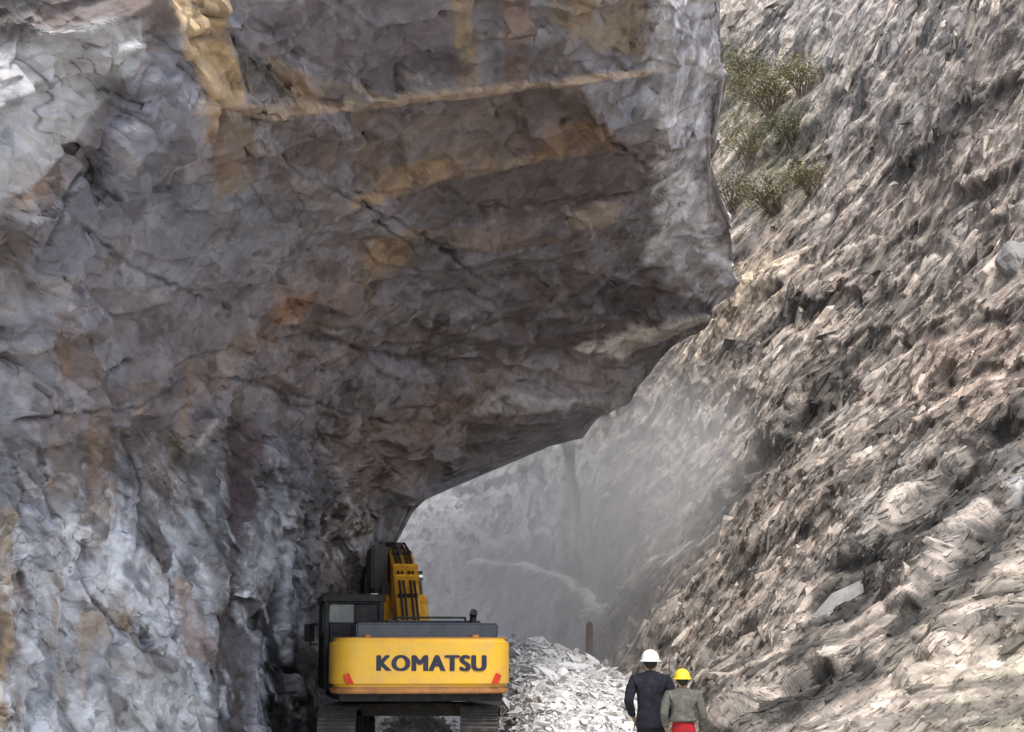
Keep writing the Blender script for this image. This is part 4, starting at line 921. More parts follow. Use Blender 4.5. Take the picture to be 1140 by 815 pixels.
def build_ground():
    ax = np.concatenate([np.linspace(-400, -12, 24, endpoint=False), np.linspace(-12, 12, 240), np.linspace(14, 400, 24)])
    ay = np.concatenate([np.linspace(-400, 14, 30, endpoint=False), np.linspace(14, 62, 380), np.linspace(66, 500, 24)])
    X, Y = np.meshgrid(ax, ay); nr, nc = X.shape
    Z = heap(X, Y)
    P = np.stack([X.ravel(), Y.ravel(), Z.ravel()], -1)
    near = ((np.abs(P[:, 0]) < 12) & (P[:, 1] > 14) & (P[:, 1] < 62)).astype(float)
    v, e, i = facets(P * np.array([2.6, 2.2, 2.6]), 201, 1, 0.8)
    hm = np.clip(P[:, 2] / 0.5, 0.15, 1)
    P[:, 2] += near * (hm * (0.06 * v + 0.06 * fbm(P * 1.5, 3, 202)) + 0.02 * fbm(P * 4, 3, 203))
    n = fbm(P * 0.8, 4, 204)
    col = np.tile(np.array([0.60, 0.595, 0.585]), (len(P), 1)) * (1 + 0.25 * n)[:, None] * (1 + 0.1 * i)[:, None]
    outer = 1 - near
    col = blend(col, (0.24, 0.23, 0.20), outer * 0.9)
    o = np_mesh('ground', P, grid_quads(nr, nc), np.clip(col, 0.05, 0.75), rock_mat('crushed_stone', bump=0.5, scale=9, var=0.3), smooth=False)
    tag(o, kind='structure')
build_ground()

def hull_stone(r, sx, sy, sz, n=13):
    bm = bmesh.new()
    for _ in range(n):
        while True:
            p = Vector((r.uniform(-1, 1), r.uniform(-1, 1), r.uniform(-1, 1)))
            if 0.45 < p.length < 1.15: break
        bm.verts.new((p.x * sx, p.y * sy, p.z * sz))
    res = bmesh.ops.convex_hull(bm, input=bm.verts)
    dead = [g for g in res['geom_interior'] if isinstance(g, bmesh.types.BMVert)]
    bmesh.ops.delete(bm, geom=dead, context='VERTS')
    lone = [v for v in bm.verts if not v.link_faces]
    bmesh.ops.delete(bm, geom=lone, context='VERTS')
    bmesh.ops.triangulate(bm, faces=bm.faces)
    return bm

stone_mats = [simple('pale_rubble_%s' % n, c, 0.85, dirt=d, dscale=5, bump=0.5, dlo=0.4, dhi=0.7, spec=0.3) for n, c, d in
              (('light', (0.80, 0.795, 0.785), (0.66, 0.66, 0.66)), ('mid', (0.72, 0.715, 0.71), (0.55, 0.545, 0.54)), ('warm', (0.62, 0.595, 0.56), (0.46, 0.43, 0.40)))]

def build_rubble():
    r = random.Random(21)
    protos = []
    for k in range(14):
        s = r.uniform(0.75, 1.2)
        bm = hull_stone(r, 0.5 * s, r.uniform(0.2, 0.36) * s, r.uniform(0.07, 0.17) * s, 14)
        me = bpy.data.meshes.new('broken_rock'); bm.to_mesh(me); bm.free()
        me.materials.append(stone_mats[k % 3]); protos.append(me)
    lab = 'pale angular rock slab lying on the white rubble heap between excavator and slope'
    placed = 0; tries = 0
    while placed < 150 and tries < 4000:
        tries += 1
        Y = r.uniform(27.5, 38.2); px = r.uniform(545, 730)
        X = (px - CX) / F * Y
        z = float(heap(X, Y)); py = HZ - (z - CAMZ) / Y * F
        if py > 822 or z < 0.15 or X < 0.05 and Y < 36: continue
        o = bpy.data.objects.new('broken_rock', r.choice(protos))
        s = r.choice([0.17, 0.2, 0.25, 0.3, 0.38, 0.5]) * r.uniform(0.8, 1.15)
        o.scale = (s, s, s); o.location = (X, Y, z + 0.06 * s)
        o.rotation_euler = (R(-8) + r.gauss(0, 0.3), r.gauss(0, 0.3) + 0.25, r.gauss(0.0, 0.7))
        link(o); tag(o, lab, 'rock', 'broken rock slabs on the rubble heap'); placed += 1
    # the finer chips between them
    V = []; T = []; C = []; nv = 0
    pts = []
    for k in range(16):
        bm = hull_stone(r, 0.5, r.uniform(0.2, 0.42), r.uniform(0.08, 0.25), 10)
        bm.verts.ensure_lookup_table(); bm.verts.index_update()
        pts.append((np.array([v.co[:] for v in bm.verts]), np.array([[v.index for v in f.verts] for f in bm.faces]))); bm.free()
    for k in range(16000):
        Y = r.uniform(26, 38.6) if k < 13000 else r.uniform(30, 36)
        X = r.uniform(-0.8, 4.2) if k < 13000 else r.uniform(-3.2, 0.4)
        z = float(heap(X, Y))
        if z < 0.12 and r.random() < 0.8: continue
        s = min(0.5, 0.05 * math.exp(abs(r.gauss(0, 0.75))))
        M = Euler((r.gauss(0, 0.4), r.gauss(0.15, 0.4), r.gauss(0, 0.9))).to_matrix()
        v, t = r.choice(pts)
        V.append((v * s) @ np.array(M).T + np.array([X, Y, z + 0.1 * s])); T.append(t + nv); nv += len(v)
        g = r.uniform(0.64, 0.82); wv = r.uniform(0.95, 1.0)
        C.append(np.tile([g, g * (0.5 + wv / 2), g * wv], (len(v), 1)))
    o = np_mesh('rubble_chips', np.concatenate(V), np.concatenate(T), np.concatenate(C), rock_mat('rubble_chip', bump=0.3, scale=12, var=0.25))
    tag(o, 'fine pale stone chips covering the rubble heap', 'rubble', kind='stuff')
build_rubble()

# loose stones on the right-hand slope
grey_stone = [simple('slope_stone_%s' % n, c, 0.9, dirt=d, dscale=4, bump=0.6, spec=0.3) for n, c, d in
              (('grey', (0.28, 0.275, 0.27), (0.17, 0.165, 0.16)), ('brown', (0.33, 0.28, 0.25), (0.2, 0.17, 0.15)), ('tan', (0.45, 0.39, 0.33), (0.3, 0.25, 0.2)))]
def boulder(px, py, w_px, dims, label, mat, seed, rot, name='boulder', sub=True, sink=0.25):
    r = random.Random(seed)
    p, n = on_slope(px, py)
    s = w_px / F * p[1]
    bm = hull_stone(r, 0.5 * dims[0], 0.5 * dims[1], 0.5 * dims[2], 26)
    if sub:
        bmesh.ops.subdivide_edges(bm, edges=bm.edges[:], cuts=3, use_grid_fill=True)
        for _ in range(5): bmesh.ops.smooth_vert(bm, verts=bm.verts, factor=0.5, use_axis_x=True, use_axis_y=True, use_axis_z=True)
        co = np.array([v.co[:] for v in bm.verts]); f_ = 0.05 * fbm(co * 4, 4, seed) + 0.06 * facets(co * 3, seed, 1, .4)[0]
        for v, k_ in zip(bm.verts, f_): v.co *= 1 + k_ * 2
    me = bpy.data.meshes.new(name); bm.to_mesh(me); bm.free(); me.materials.append(mat)
    o = bpy.data.objects.new(name, me); link(o)
    o.scale = (s, s, s); o.rotation_euler = rot
    q = p + n * s * sink
    o.location = q
    tag(o, label, 'boulder'); return o
boulder(1136, 290, 60, (1.0, 1.0, 1.25), 'pale grey smooth boulder sticking out of the slope at the right edge', grey_stone[0], 5, (0.2, 0.3, 0.4), sink=-0.12)
boulder(935, 672, 84, (1.0, 0.5, 0.30), 'long flat grey slab tilted up to the right above a dark hollow in the slope', grey_stone[0], 8, (0.3, R(-36), 0.1), 'flat_boulder', False, 0.03)

# ================================================================== SHRUBS on the slope
leaf_m = [simple('shrub_leaf_%s' % n, c, 0.6, dirt=d, dscale=9, spec=0.3) for n, c, d in
          (('olive', (0.17, 0.155, 0.065), (0.115, 0.11, 0.05)), ('dry', (0.22, 0.19, 0.075), (0.14, 0.13, 0.05)), ('green', (0.135, 0.135, 0.055), (0.09, 0.095, 0.045)))]
twig_m = simple('shrub_twig', (0.20, 0.16, 0.13), 0.9)
def shrub(px, py, w_px, h_px, label, mk, seed, n=420):
    r = random.Random(seed)
    p, nn = on_slope(px, py + h_px * 0.4)
    k = p[1] / F; W = w_px * k * 0.5; H = h_px * k
    root = empty('shrub', p - nn * 0.1)
    tag(root, label, 'shrub', 'shrubs growing on the upper slope')
    out = Vector(nn); V = []; Q = []; TV = []; TQ = []
    tips = []
    for i in range(22):
        a = r.uniform(-1.15, 1.15); b = r.uniform(-0.6, 0.8); L_ = r.uniform(0.5, 1.0)
        tip = Vector((a * W, -0.3 + b * W * 0.5, H * L_ * (1 - 0.35 * abs(a)))) + out * 0.35
        mid = tip * 0.5 + Vector((r.gauss(0, 0.1), r.gauss(0, 0.1), 0.12))
        prev = Vector((r.gauss(0, .06), r.gauss(0, .06), -0.05)); rad = 0.022
        for tgt, ra in ((mid, 0.014), (tip, 0.005)):
            d = (tgt - prev).normalized(); u = d.orthogonal().normalized(); w = d.cross(u); b0 = len(TV)
            for (c0, rr) in ((prev, rad), (tgt, ra)):
                for j in range(4):
                    an = j * math.pi / 2; TV.append(c0 + u * rr * math.cos(an) + w * rr * math.sin(an))
            for j in range(4): TQ.append((b0 + j, b0 + (j + 1) % 4, b0 + 4 + (j + 1) % 4, b0 + 4 + j))
            prev = tgt; rad = ra
        tips += [tip, mid, (tip + mid) * 0.5]
    for i in range(n):
        c = r.choice(tips) + Vector((r.gauss(0, 0.2), r.gauss(0, 0.16), r.gauss(0, 0.16))) * (0.7 + W * 0.5)
        s = r.uniform(0.02, 0.055); e = Euler((r.uniform(-1.2, 1.2), r.uniform(-1.2, 1.2), r.uniform(0, 6.28))).to_matrix()
        b0 = len(V)
        for x, y in ((-0.35, 0), (0, -1), (0.35, 0), (0, 1)): V.append(c + e @ Vector((x * s, y * s, 0.1 * s * (x * x))))
        Q.append((b0, b0 + 1, b0 + 2, b0 + 3))
    np_mesh('foliage', np.array([v[:] for v in V]), np.array(Q), None, leaf_m[mk], parent=root)
    np_mesh('stem', np.array([v[:] for v in TV]), np.array(TQ), None, twig_m, parent=root)
SHR = [(862, 105, 80, 70, 'widest olive-green shrub, high on the slope just right of the overhang edge', 0, 1, 900),
       (828, 78, 44, 50, 'small green shrub pressed against the top of the overhang edge', 2, 2, 380),
       (893, 92, 44, 46, 'yellowish shrub at the right end of the upper shrub patch', 1, 3, 420),
       (836, 165, 56, 60, 'thin twiggy shrub directly below the widest olive shrub', 1, 4, 300),
       (880, 150, 40, 44, 'small dark green shrub right of the thin twiggy shrub', 2, 5, 300),
       (818, 215, 46, 56, 'sparse grey-green shrub beside the overhang, left of the lower bushes', 0, 6, 240),
       (862, 222, 60, 44, 'low olive bush above the pale tan scree', 0, 7, 420),
       (905, 205, 46, 38, 'small dry bush lowest and farthest right among the shrubs', 1, 8, 240)]
for s_ in SHR: shrub(*s_[:4], s_[4], s_[5], s_[6], int(s_[7] * 4.5))

# ================================================================== POST
post_p = (( 654 - CX) / F * 40.0, 40.0)
bm = bmesh.new()
def add_box(bm, c, s, rot=None, taper=1.0):
    g = bmesh.ops.create_cube(bm, size=1.0)['verts']
    for v in g:
        k = taper if v.co.z > 0 else 1.0
        p = Vector((v.co.x * s[0] * k, v.co.y * s[1] * k, v.co.z * s[2]))
        if rot is not None: p = rot @ p
        v.co = p + Vector(c)
    return g
def add_cyl(bm, p0, p1, r0, r1=None, seg=16):
    p0, p1 = Vector(p0), Vector(p1); r1 = r0 if r1 is None else r1
    d = p1 - p0; M = Matrix.Translation((p0 + p1) / 2) @ d.to_track_quat('Z', 'Y').to_matrix().to_4x4()
    return bmesh.ops.create_cone(bm, cap_ends=True, segments=seg, radius1=r0, radius2=r1, depth=d.length, matrix=M)['verts']
def add_prism(bm, prof, x0, x1):
    """profile in (y,z), extruded along x"""
    a = [bm.verts.new((x0, y, z)) for y, z in prof]; b = [bm.verts.new((x1, y, z)) for y, z in prof]
    n = len(prof); bm.faces.new(a[::-1]); bm.faces.new(b)
    for i in range(n): bm.faces.new((a[i], a[(i + 1) % n], b[(i + 1) % n], b[i]))
def add_plan(bm, prof, z0, z1):
    a = [bm.verts.new((x, y, z0)) for x, y in prof]; b = [bm.verts.new((x, y, z1)) for x, y in prof]
    n = len(prof); bm.faces.new(a[::-1]); bm.faces.new(b)
    for i in range(n): bm.faces.new((a[i], a[(i + 1) % n], b[(i + 1) % n], b[i]))
def part(name, bm, mat, parent, bevel=0.0, seg=2, smooth=False, label=None):
    bmesh.ops.recalc_face_normals(bm, faces=bm.faces)
    if bevel:
        es = [e for e in bm.edges if len(e.link_faces) == 2 and e.calc_face_angle(0) > 0.5]
        bmesh.ops.bevel(bm, geom=es, offset=bevel, segments=seg, affect='EDGES', clamp_overlap=True)
    me = bpy.data.meshes.new(name); bm.to_mesh(me); bm.free(); me.materials.append(mat)
    if smooth:
        me.polygons.foreach_set('use_smooth', [True] * len(me.polygons))
        try: me.set_sharp_from_angle(angle=R(35))
        except Exception: pass
    o = bpy.data.objects.new(name, me); link(o, parent)
    if label: o['label'] = label
    return o
rust = simple('rusty_steel', (0.12, 0.075, 0.055), 0.8, dirt=(0.07, 0.05, 0.045), dscale=12, bump=0.3)
zb = float(heap(*post_p)) - 0.3
add_cyl(bm, (0, 0, 0), (0.03, 0.02, 1.15), 0.085, 0.075, 12)
add_cyl(bm, (0.03, 0.02, 1.15), (0.032, 0.021, 1.22), 0.06, 0.045, 12)
po = part('post', bm, rust, None, 0.008, 1, True)
po.location = (post_p[0], post_p[1], zb); tag(po, 'short rusty brown post standing upright behind the rubble heap', 'post')

# ================================================================== EXCAVATOR
yellow = simple('worn_yellow_paint', (0.80, 0.46, 0.03), 0.5, dirt=(0.60, 0.36, 0.10), dscale=2.6, dlo=0.45, dhi=0.75)
yellow2 = simple('dirty_boom_paint', (0.72, 0.36, 0.03), 0.5, dirt=(0.30, 0.15, 0.04), dscale=4.5, dlo=0.48, dhi=0.72)
black = simple('black_paint', (0.013, 0.013, 0.014), 0.55, dirt=(0.04, 0.037, 0.034), dscale=5, spec=0.25)
hoodm = simple('dark_blue_hood', (0.025, 0.03, 0.05), 0.28, dirt=(0.05, 0.055, 0.07), dscale=3)
steel = simple('muddy_track_steel', (0.075, 0.068, 0.06), 0.75, 0.2, dirt=(0.22, 0.20, 0.18), dscale=6, dlo=0.5, dhi=0.8, bump=0.4)
darkst = simple('dark_arm_steel', (0.035, 0.03, 0.027), 0.7, dirt=(0.09, 0.07, 0.055), dscale=5, bump=0.2)
chrome = simple('cylinder_rod', (0.5, 0.5, 0.5), 0.25, 1.0)
rubber = simple('rubber_hose', (0.02, 0.02, 0.02), 0.6)
red = simple('red_reflector', (0.65, 0.045, 0.02), 0.3)
navy = simple('navy_lettering', (0.010, 0.010, 0.030), 0.5, dirt=(0.02, 0.02, 0.05))
grime = simple('grime_strip', (0.42, 0.19, 0.05), 0.7, dirt=(0.25, 0.12, 0.06), dscale=5)
seatm = simple('seat_cloth', (0.02, 0.02, 0.022), 0.9)
def glass_mat():
    m, nt, b = nodes('cab_glass')
    b.inputs['Base Color'].default_value = (0.75, 0.82, 0.82, 1); b.inputs['Roughness'].default_value = 0.06
    b.inputs['Transmission Weight'].default_value = 0.9; b.inputs['IOR'].default_value = 1.25
    return m
glass = glass_mat()

YAW = R(8.5)
ex_x, ex_y = -1.775, 31.8
exc = empty('excavator', (ex_x, ex_y, 0.0), 0)
tag(exc, 'yellow tracked excavator with lettered counterweight, seen from behind at the tunnel mouth', 'excavator')
up = YAW
def rotz(o, a=YAW):
    o.rotation_euler = (0, 0, a); return o
# -- undercarriage
for sx in (-1, 1):
    xc = sx * 1.12 + 0.14
    bm = bmesh.new()
    Lh, rr = 1.75, 0.38                       # half length between wheels, wheel radius
    per = []                                  # path of the chain
    n_s = 14
    for i in range(n_s): per.append((-Lh + 2 * Lh * i / n_s, 0.10, 0.0))
    nb = 8
    for i in range(nb): a = -math.pi / 2 + math.pi * i / nb; per.append((Lh + rr * math.cos(a), 0.10 + rr + rr * math.sin(a), a + math.pi / 2))
    for i in range(n_s): per.append((Lh - 2 * Lh * i / n_s, 0.10 + 2 * rr, math.pi))
    for i in range(nb): a = math.pi / 2 + math.pi * i / nb; per.append((-Lh + rr * math.cos(a), 0.10 + rr + rr * math.sin(a), a + math.pi / 2))
    for (y, z, a) in per:
        m3 = Matrix.Rotation(a, 3, 'X')
        add_box(bm, (xc, y, z), (0.60, 0.205, 0.035), m3)
        for g in (-0.07, 0.0, 0.07):
            add_box(bm, Vector((xc, y, z)) + m3 @ Vector((0, g, -0.032)), (0.59, 0.016, 0.036), m3)
    tr = part('track', bm, steel, exc)
    bm = bmesh.new(); add_box(bm, (xc, 0, 0.10 + rr), (0.34, 3.3, 0.42)); part('track_frame', bm, darkst, tr, 0.03)
    bm = bmesh.new(); add_cyl(bm, (xc - .2, -Lh, .48), (xc + .2, -Lh, .48), 0.33, None, 20); part('sprocket', bm, darkst, tr, 0.02)
    bm = bmesh.new(); add_cyl(bm, (xc - .2, Lh, .48), (xc + .2, Lh, .48), 0.33, None, 20); part('idler', bm, darkst, tr, 0.02)
bm = bmesh.new(); add_box(bm, (0.14, 0, 0.82), (1.7, 1.5, 0.20)); add_cyl(bm, (0.14, 0, 0.86), (0.14, 0, 0.99), 0.62, None, 32); part('undercarriage', bm, darkst, exc, 0.03)
# -- revolving frame
bm = bmesh.new(); add_box(bm, (0, -0.35, 1.075), (2.55, 4.2, 0.15))
add_box(bm, (-0.55, -2.25, 1.03), (0.22, 0.5, 0.06)); add_box(bm, (0.75, -2.25, 1.03), (0.22, 0.5, 0.06))
frame = rotz(part('revolving_frame', bm, black, exc, 0.02))
# -- counterweight: rounded plan, heavy bevels
def cw_plan(w, yr, yf, rc, crown, n=9):
    pts = []
    for i in range(n + 1):
        a = math.pi + (math.pi / 2) * i / n
        pts.append((-w + rc + rc * math.cos(a), yr + rc + rc * math.sin(a)))
    for i in range(1, 8): x = -w + rc + (2 * w - 2 * rc) * i / 8; pts.append((x, yr - crown * (1 - (x / (w - rc)) ** 2)))
    for i in range(n + 1):
        a = 1.5 * math.pi + (math.pi / 2) * i / n
        pts.append((w - rc + rc * math.cos(a), yr + rc + rc * math.sin(a)))
    pts += [(w, yf), (-w, yf)]
    return pts
ZB, ZT, YRR = 1.13, 1.965, -2.70
bm = bmesh.new(); add_plan(bm, cw_plan(1.40, YRR, -1.75, 0.42, 0.03), ZB + 0.09, ZT)
cw = rotz(part('counterweight', bm, yellow, exc, 0.055, 3, True))
bm = bmesh.new(); add_plan(bm, cw_plan(1.385, YRR + 0.02, -1.75, 0.42, 0.03), ZB - 0.01, ZB + 0.088)
part('lower_lip', bm, grime, cw, 0.02, 2, True)
bm = bmesh.new(); add_plan(bm, cw_plan(1.36, YRR + 0.05, -1.75, 0.40, 0.03), ZT + 0.001, ZT + 0.02); part('top_lip', bm, grime, cw)
for sx in (-1, 1):                            # slanted red reflectors near the lower corners
    bm = bmesh.new()
    x0 = sx * 1.20
    def rp(x, z): return Vector((x, YRR + (0.02 if abs(x) < 1.1 else 0.02 + (abs(x) - 1.0) * 0.22), z))
    vs = []
    ring = [(0.02, 1.27), (0.135, 1.27), (0.055, 1.44), (-0.03, 1.40)]
    front = [bm.verts.new(rp(x0 + -sx * dx * -1 * -1, z) + Vector((0, -0.055, 0))) for dx, z in ring]
    back = [bm.verts.new(v.co + Vector((0, 0.12, 0))) for v in front]
    bm.faces.new(front); bm.faces.new(back[::-1])
    for i in range(4): bm.faces.new((front[i], front[(i + 1) % 4], back[(i + 1) % 4], back[i]))
    part('reflector', bm, red, cw, 0.006, 1)
for x in (-0.85, 0.85):
    bm = bmesh.new(); add_cyl(bm, (x, YRR + 0.25, ZT - 0.02), (x, YRR + 0.25, ZT + 0.06), 0.07, 0.05, 12); part('lifting_eye', bm, grime, cw)
# lettering
fc = bpy.data.curves.new('lettering', 'FONT'); fc.body = 'KOMATSU'; fc.size = 0.29; fc.extrude = 0.004; fc.offset = 0.0
fc.align_x = 'CENTER'; fc.align_y = 'CENTER'; fc.space_character = 1.12
to = bpy.data.objects.new('lettering_curve', fc); COL.objects.link(to)
bpy.context.view_layer.update()
tme = bpy.data.meshes.new_from_object(to.evaluated_get(bpy.context.evaluated_depsgraph_get()))
bpy.data.objects.remove(to)
_b = bmesh.new()
for k_, dx_ in enumerate((-0.019, -0.0095, 0.0, 0.0095, 0.019)):
    t2 = tme.copy(); t2.transform(Matrix.Translation((dx_, (k_ % 2) * 0.008 - 0.004, 0.0008 * k_))); _b.from_mesh(t2); bpy.data.meshes.remove(t2)
_b.to_mesh(tme); _b.free()
co = np.array([v.co[:] for v in tme.vertices]); wid = co[:, 0].max() - co[:, 0].min(); hei = co[:, 1].max() - co[:, 1].min()
sxx, syy = 1.72 / wid, 0.245 / hei
for v in tme.vertices:
    x = v.co.x * sxx; z = v.co.y * syy
    y = YRR - 0.030 * (1 - (x / 0.98) ** 2) - 0.0035 - v.co.z
    v.co = (x, y, z)
tme.materials.clear(); tme.materials.append(navy); tme.name = 'lettering'
lo = link(bpy.data.objects.new('lettering', tme), cw); lo.location = (0.13, 0, 1.575)
lo['label'] = 'dark bold capital lettering across the counterweight'
# -- hood and side bodies
bm = bmesh.new(); add_box(bm, (0.12, -1.45, 2.09), (2.25, 1.5, 0.25)); add_box(bm, (0.30, -1.15, 2.235), (1.55, 0.8, 0.06))
hood = rotz(part('engine_hood', bm, hoodm, exc, 0.05, 3, True))
bm = bmesh.new(); add_box(bm, (0.22, -0.6, 1.56), (2.25, 2.28, 0.80)); rotz(part('machinery_house', bm, yellow2, exc, 0.04, 2))
bm = bmesh.new(); add_box(bm, (-1.30, -0.9, 1.5), (0.16, 1.65, 0.72)); rotz(part('side_cover', bm, black, exc, 0.03, 2))
bm = bmesh.new(); add_cyl(bm, (0.92, -1.6, 2.2), (0.92, -1.6, 2.34), 0.055); add_cyl(bm, (0.92, -1.6, 2.34), (0.92, -1.68, 2.40), 0.06); add_cyl(bm, (0.92, -1.6, 2.19), (0.92, -1.6, 2.22), 0.10)
part('exhaust_pipe', bm, black, hood)
bm = bmesh.new()
def rail(bm, pts, r=0.018):
    for a, b in zip(pts[:-1], pts[1:]): add_cyl(bm, a, b, r, None, 8)
rail(bm, [(-0.35, -1.95, 2.2), (-0.35, -1.95, 2.30), (0.75, -1.95, 2.30), (0.75, -1.95, 2.2)])
rotz(part('hood_handrail', bm, black, exc))
# -- cab: posts, roof, panels round open windows with panes
cabx0, cabx1, caby0, caby1, cabz0, cabz1 = -1.42, -0.42, -0.30, 1.55, 1.15, 2.62
bm = bmesh.new()
pw = 0.09
for x in (cabx0 + pw / 2, cabx1 - pw / 2):
    for y in (caby0 + pw / 2, caby1 - pw / 2): add_box(bm, (x, y, (cabz0 + cabz1) / 2), (pw, pw, cabz1 - cabz0))
add_box(bm, ((cabx0 + cabx1) / 2, (caby0 + caby1) / 2, cabz1 + 0.035), (cabx1 - cabx0 + 0.06, caby1 - caby0 + 0.06, 0.13))
add_box(bm, ((cabx0 + cabx1) / 2, caby0 + 0.04, 1.70), (cabx1 - cabx0 - 2 * pw - 0.004, 0.07, 1.1))     # rear panel
add_box(bm, ((cabx0 + cabx1) / 2 + 0.2, caby0 + 0.04, 2.403), (0.40, 0.066, 0.30))                       # wide right rear pillar
add_box(bm, ((cabx0 + cabx1) / 2, caby0 + 0.04, 2.587), (cabx1 - cabx0 - 2 * pw - 0.004, 0.07, 0.064))
for x in (cabx0 + 0.03, cabx1 - 0.03): add_box(bm, (x, (caby0 + caby1) / 2, 1.60), (0.05, caby1 - caby0 - 2 * pw - 0.004, 0.9))
add_box(bm, ((cabx0 + cabx1) / 2, caby1 - 0.04, 1.45), (cabx1 - cabx0 - 2 * pw - 0.004, 0.06, 0.6))
add_box(bm, ((cabx0 + cabx1) / 2, (caby0 + caby1) / 2, cabz0 + 0.03), (cabx1 - cabx0 - 0.1, caby1 - caby0 - 0.1, 0.05))
cab = rotz(part('cab', bm, black, exc, 0.012, 1))
def pane(c, s):
    bm = bmesh.new(); add_box(bm, c, s); part('window_pane', bm, glass, cab)
pane((-1.115, caby0 + 0.04, 2.40), (0.42, 0.012, 0.296))
pane((cabx0 + 0.04, 0.62, 2.335), (0.012, 1.6, 0.54)); pane((cabx1 - 0.04, 0.62, 2.335), (0.012, 1.6, 0.54))
pane(((cabx0 + cabx1) / 2, caby1 - 0.04, 2.18), (0.8, 0.012, 0.86))
bm = bmesh.new(); add_box(bm, (-0.92, 0.42, 1.75), (0.52, 0.52, 0.16)); add_box(bm, (-0.90, 0.12, 2.10), (0.50, 0.14, 0.66), Matrix.Rotation(R(8), 3, 'X')); add_box(bm, (-0.88, 0.06, 2.44), (0.26, 0.10, 0.20))
add_box(bm, (-0.92, 0.42, 1.43), (0.36, 0.36, 0.50))
part('seat', bm, seatm, cab, 0.04, 2)
bm = bmesh.new(); rail(bm, [(cabx0 - 0.02, 1.5, 1.9), (cabx0 - 0.14, 1.6, 1.9), (cabx0 - 0.14, 1.6, 2.25), (cabx0 - 0.02, 1.5, 2.25)], 0.015); add_box(bm, (cabx0 - 0.16, 1.62, 2.1), (0.18, 0.04, 0.30))
part('mirror', bm, black, cab)
# -- boom
def beam(bm, path, w):
    """box beam with a side profile given by (y, z, half depth); width w about x=0"""
    top = []; bot = []
    for i, (y, z, h) in enumerate(path):
        a = Vector(path[max(i - 1, 0)][:2]); b = Vector(path[min(i + 1, len(path) - 1)][:2]); t = (b - a).normalized()
        n = Vector((-t.y, t.x)); top.append((y + n.x * h, z + n.y * h)); bot.append((y - n.x * h, z - n.y * h))
    add_prism(bm, top + bot[::-1], -w / 2, w / 2)
BX = 0.10
bm = bmesh.new()
bpth = [(0.35, 1.85, 0.20), (1.1, 2.42, 0.30), (1.9, 2.95, 0.36), (2.6, 3.25, 0.36), (3.4, 3.42, 0.31), (4.4, 3.47, 0.25), (5.3, 3.42, 0.18)]
beam(bm, bpth, 0.42); add_cyl(bm, (-0.32, 0.35, 1.85), (0.32, 0.35, 1.85), 0.16)
add_cyl(bm, (-0.30, 5.3, 3.42), (0.30, 5.3, 3.42), 0.13)
for k in (0.32, 0.55): add_box(bm, (0, 1.05 + 1.1 * k, 2.58 + 0.85 * k), (0.44, 0.05, 0.68), Matrix.Rotation(R(40), 3, 'X'))
boom = rotz(part('boom', bm, yellow2, exc, 0.015, 2)); 
boom.location = (BX * math.cos(YAW), BX * math.sin(YAW), 0)
for sx in (-1, 1):
    bm = bmesh.new(); x = sx * 0.335
    add_cyl(bm, (x, 0.95, 1.65), (x, 2.02, 2.66), 0.115, None, 16); add_cyl(bm, (x, 2.0, 2.64), (x, 2.06, 2.70), 0.13, None, 16)
    c_ = rotz(part('boom_cylinder', bm, yellow2, exc, 0, 1, True)); c_.location = boom.location
    bm = bmesh.new(); add_cyl(bm, (x, 2.0, 2.64), (x, 2.50, 3.12), 0.055, None, 14); add_cyl(bm, (x - .07, 2.52, 3.14), (x + .07, 2.52, 3.14), 0.10, None, 14)
    part('rod', bm, chrome, c_)
# hydraulic hoses over the boom's back
bm = bmesh.new()
for x in (-0.13, -0.06, 0.06, 0.13):
    pts = [(x, y - 0.26 * 0.75, z + 0.36) for y, z, h in bpth[1:]]
    pts = [(x, 0.35, 2.25)] + pts
    rail(bm, pts, 0.024)
part('hose', bm, rubber, boom)
for (y, z) in ((1.0, 2.72), (1.62, 3.14), (2.35, 3.54)):
    bm = bmesh.new(); add_box(bm, (0, y, z), (0.36, 0.06, 0.10), Matrix.Rotation(R(38), 3, 'X')); part('hose_clamp', bm, darkst, boom)
# arm cylinder, arm and bucket
bm = bmesh.new(); add_cyl(bm, (0, 2.9, 3.68), (0, 4.5, 3.76), 0.10); c_ = rotz(part('arm_cylinder', bm, darkst, exc, 0, 1, True)); c_.location = boom.location
bm = bmesh.new(); add_cyl(bm, (0, 4.4, 3.755), (0, 5.45, 3.80), 0.05); part('rod', bm, chrome, c_)
bm = bmesh.new(); beam(bm, [(5.55, 3.90, 0.14), (5.35, 3.44, 0.30), (5.05, 2.6, 0.24), (4.75, 1.75, 0.15)], 0.36)
arm = rotz(part('arm', bm, darkst, exc, 0.015, 2)); arm.location = boom.location
bm = bmesh.new()
prof = [(4.95, 1.85), (4.55, 1.75), (4.05, 1.25), (3.95, 0.85), (4.15, 0.55), (4.5, 0.50), (4.85, 0.75), (4.78, 0.82), (4.5, 0.62), (4.2, 0.66), (4.05, 0.9), (4.14, 1.2), (4.6, 1.65), (4.9, 1.70)]
add_prism(bm, prof, -0.55, 0.55)
for x in (-0.535, 0.535): add_prism(bm, [(4.9, 1.7), (4.6, 1.66), (4.13, 1.22), (4.04, .9), (4.2, .65), (4.5, .61), (4.85, .78)], x - 0.02, x + 0.02)
for i in range(5): add_box(bm, (-0.46 + 0.23 * i, 4.93, 0.82), (0.09, 0.24, 0.06), Matrix.Rotation(R(30), 3, 'X'))
bk = rotz(part('bucket', bm, darkst, exc)); bk.location = boom.location
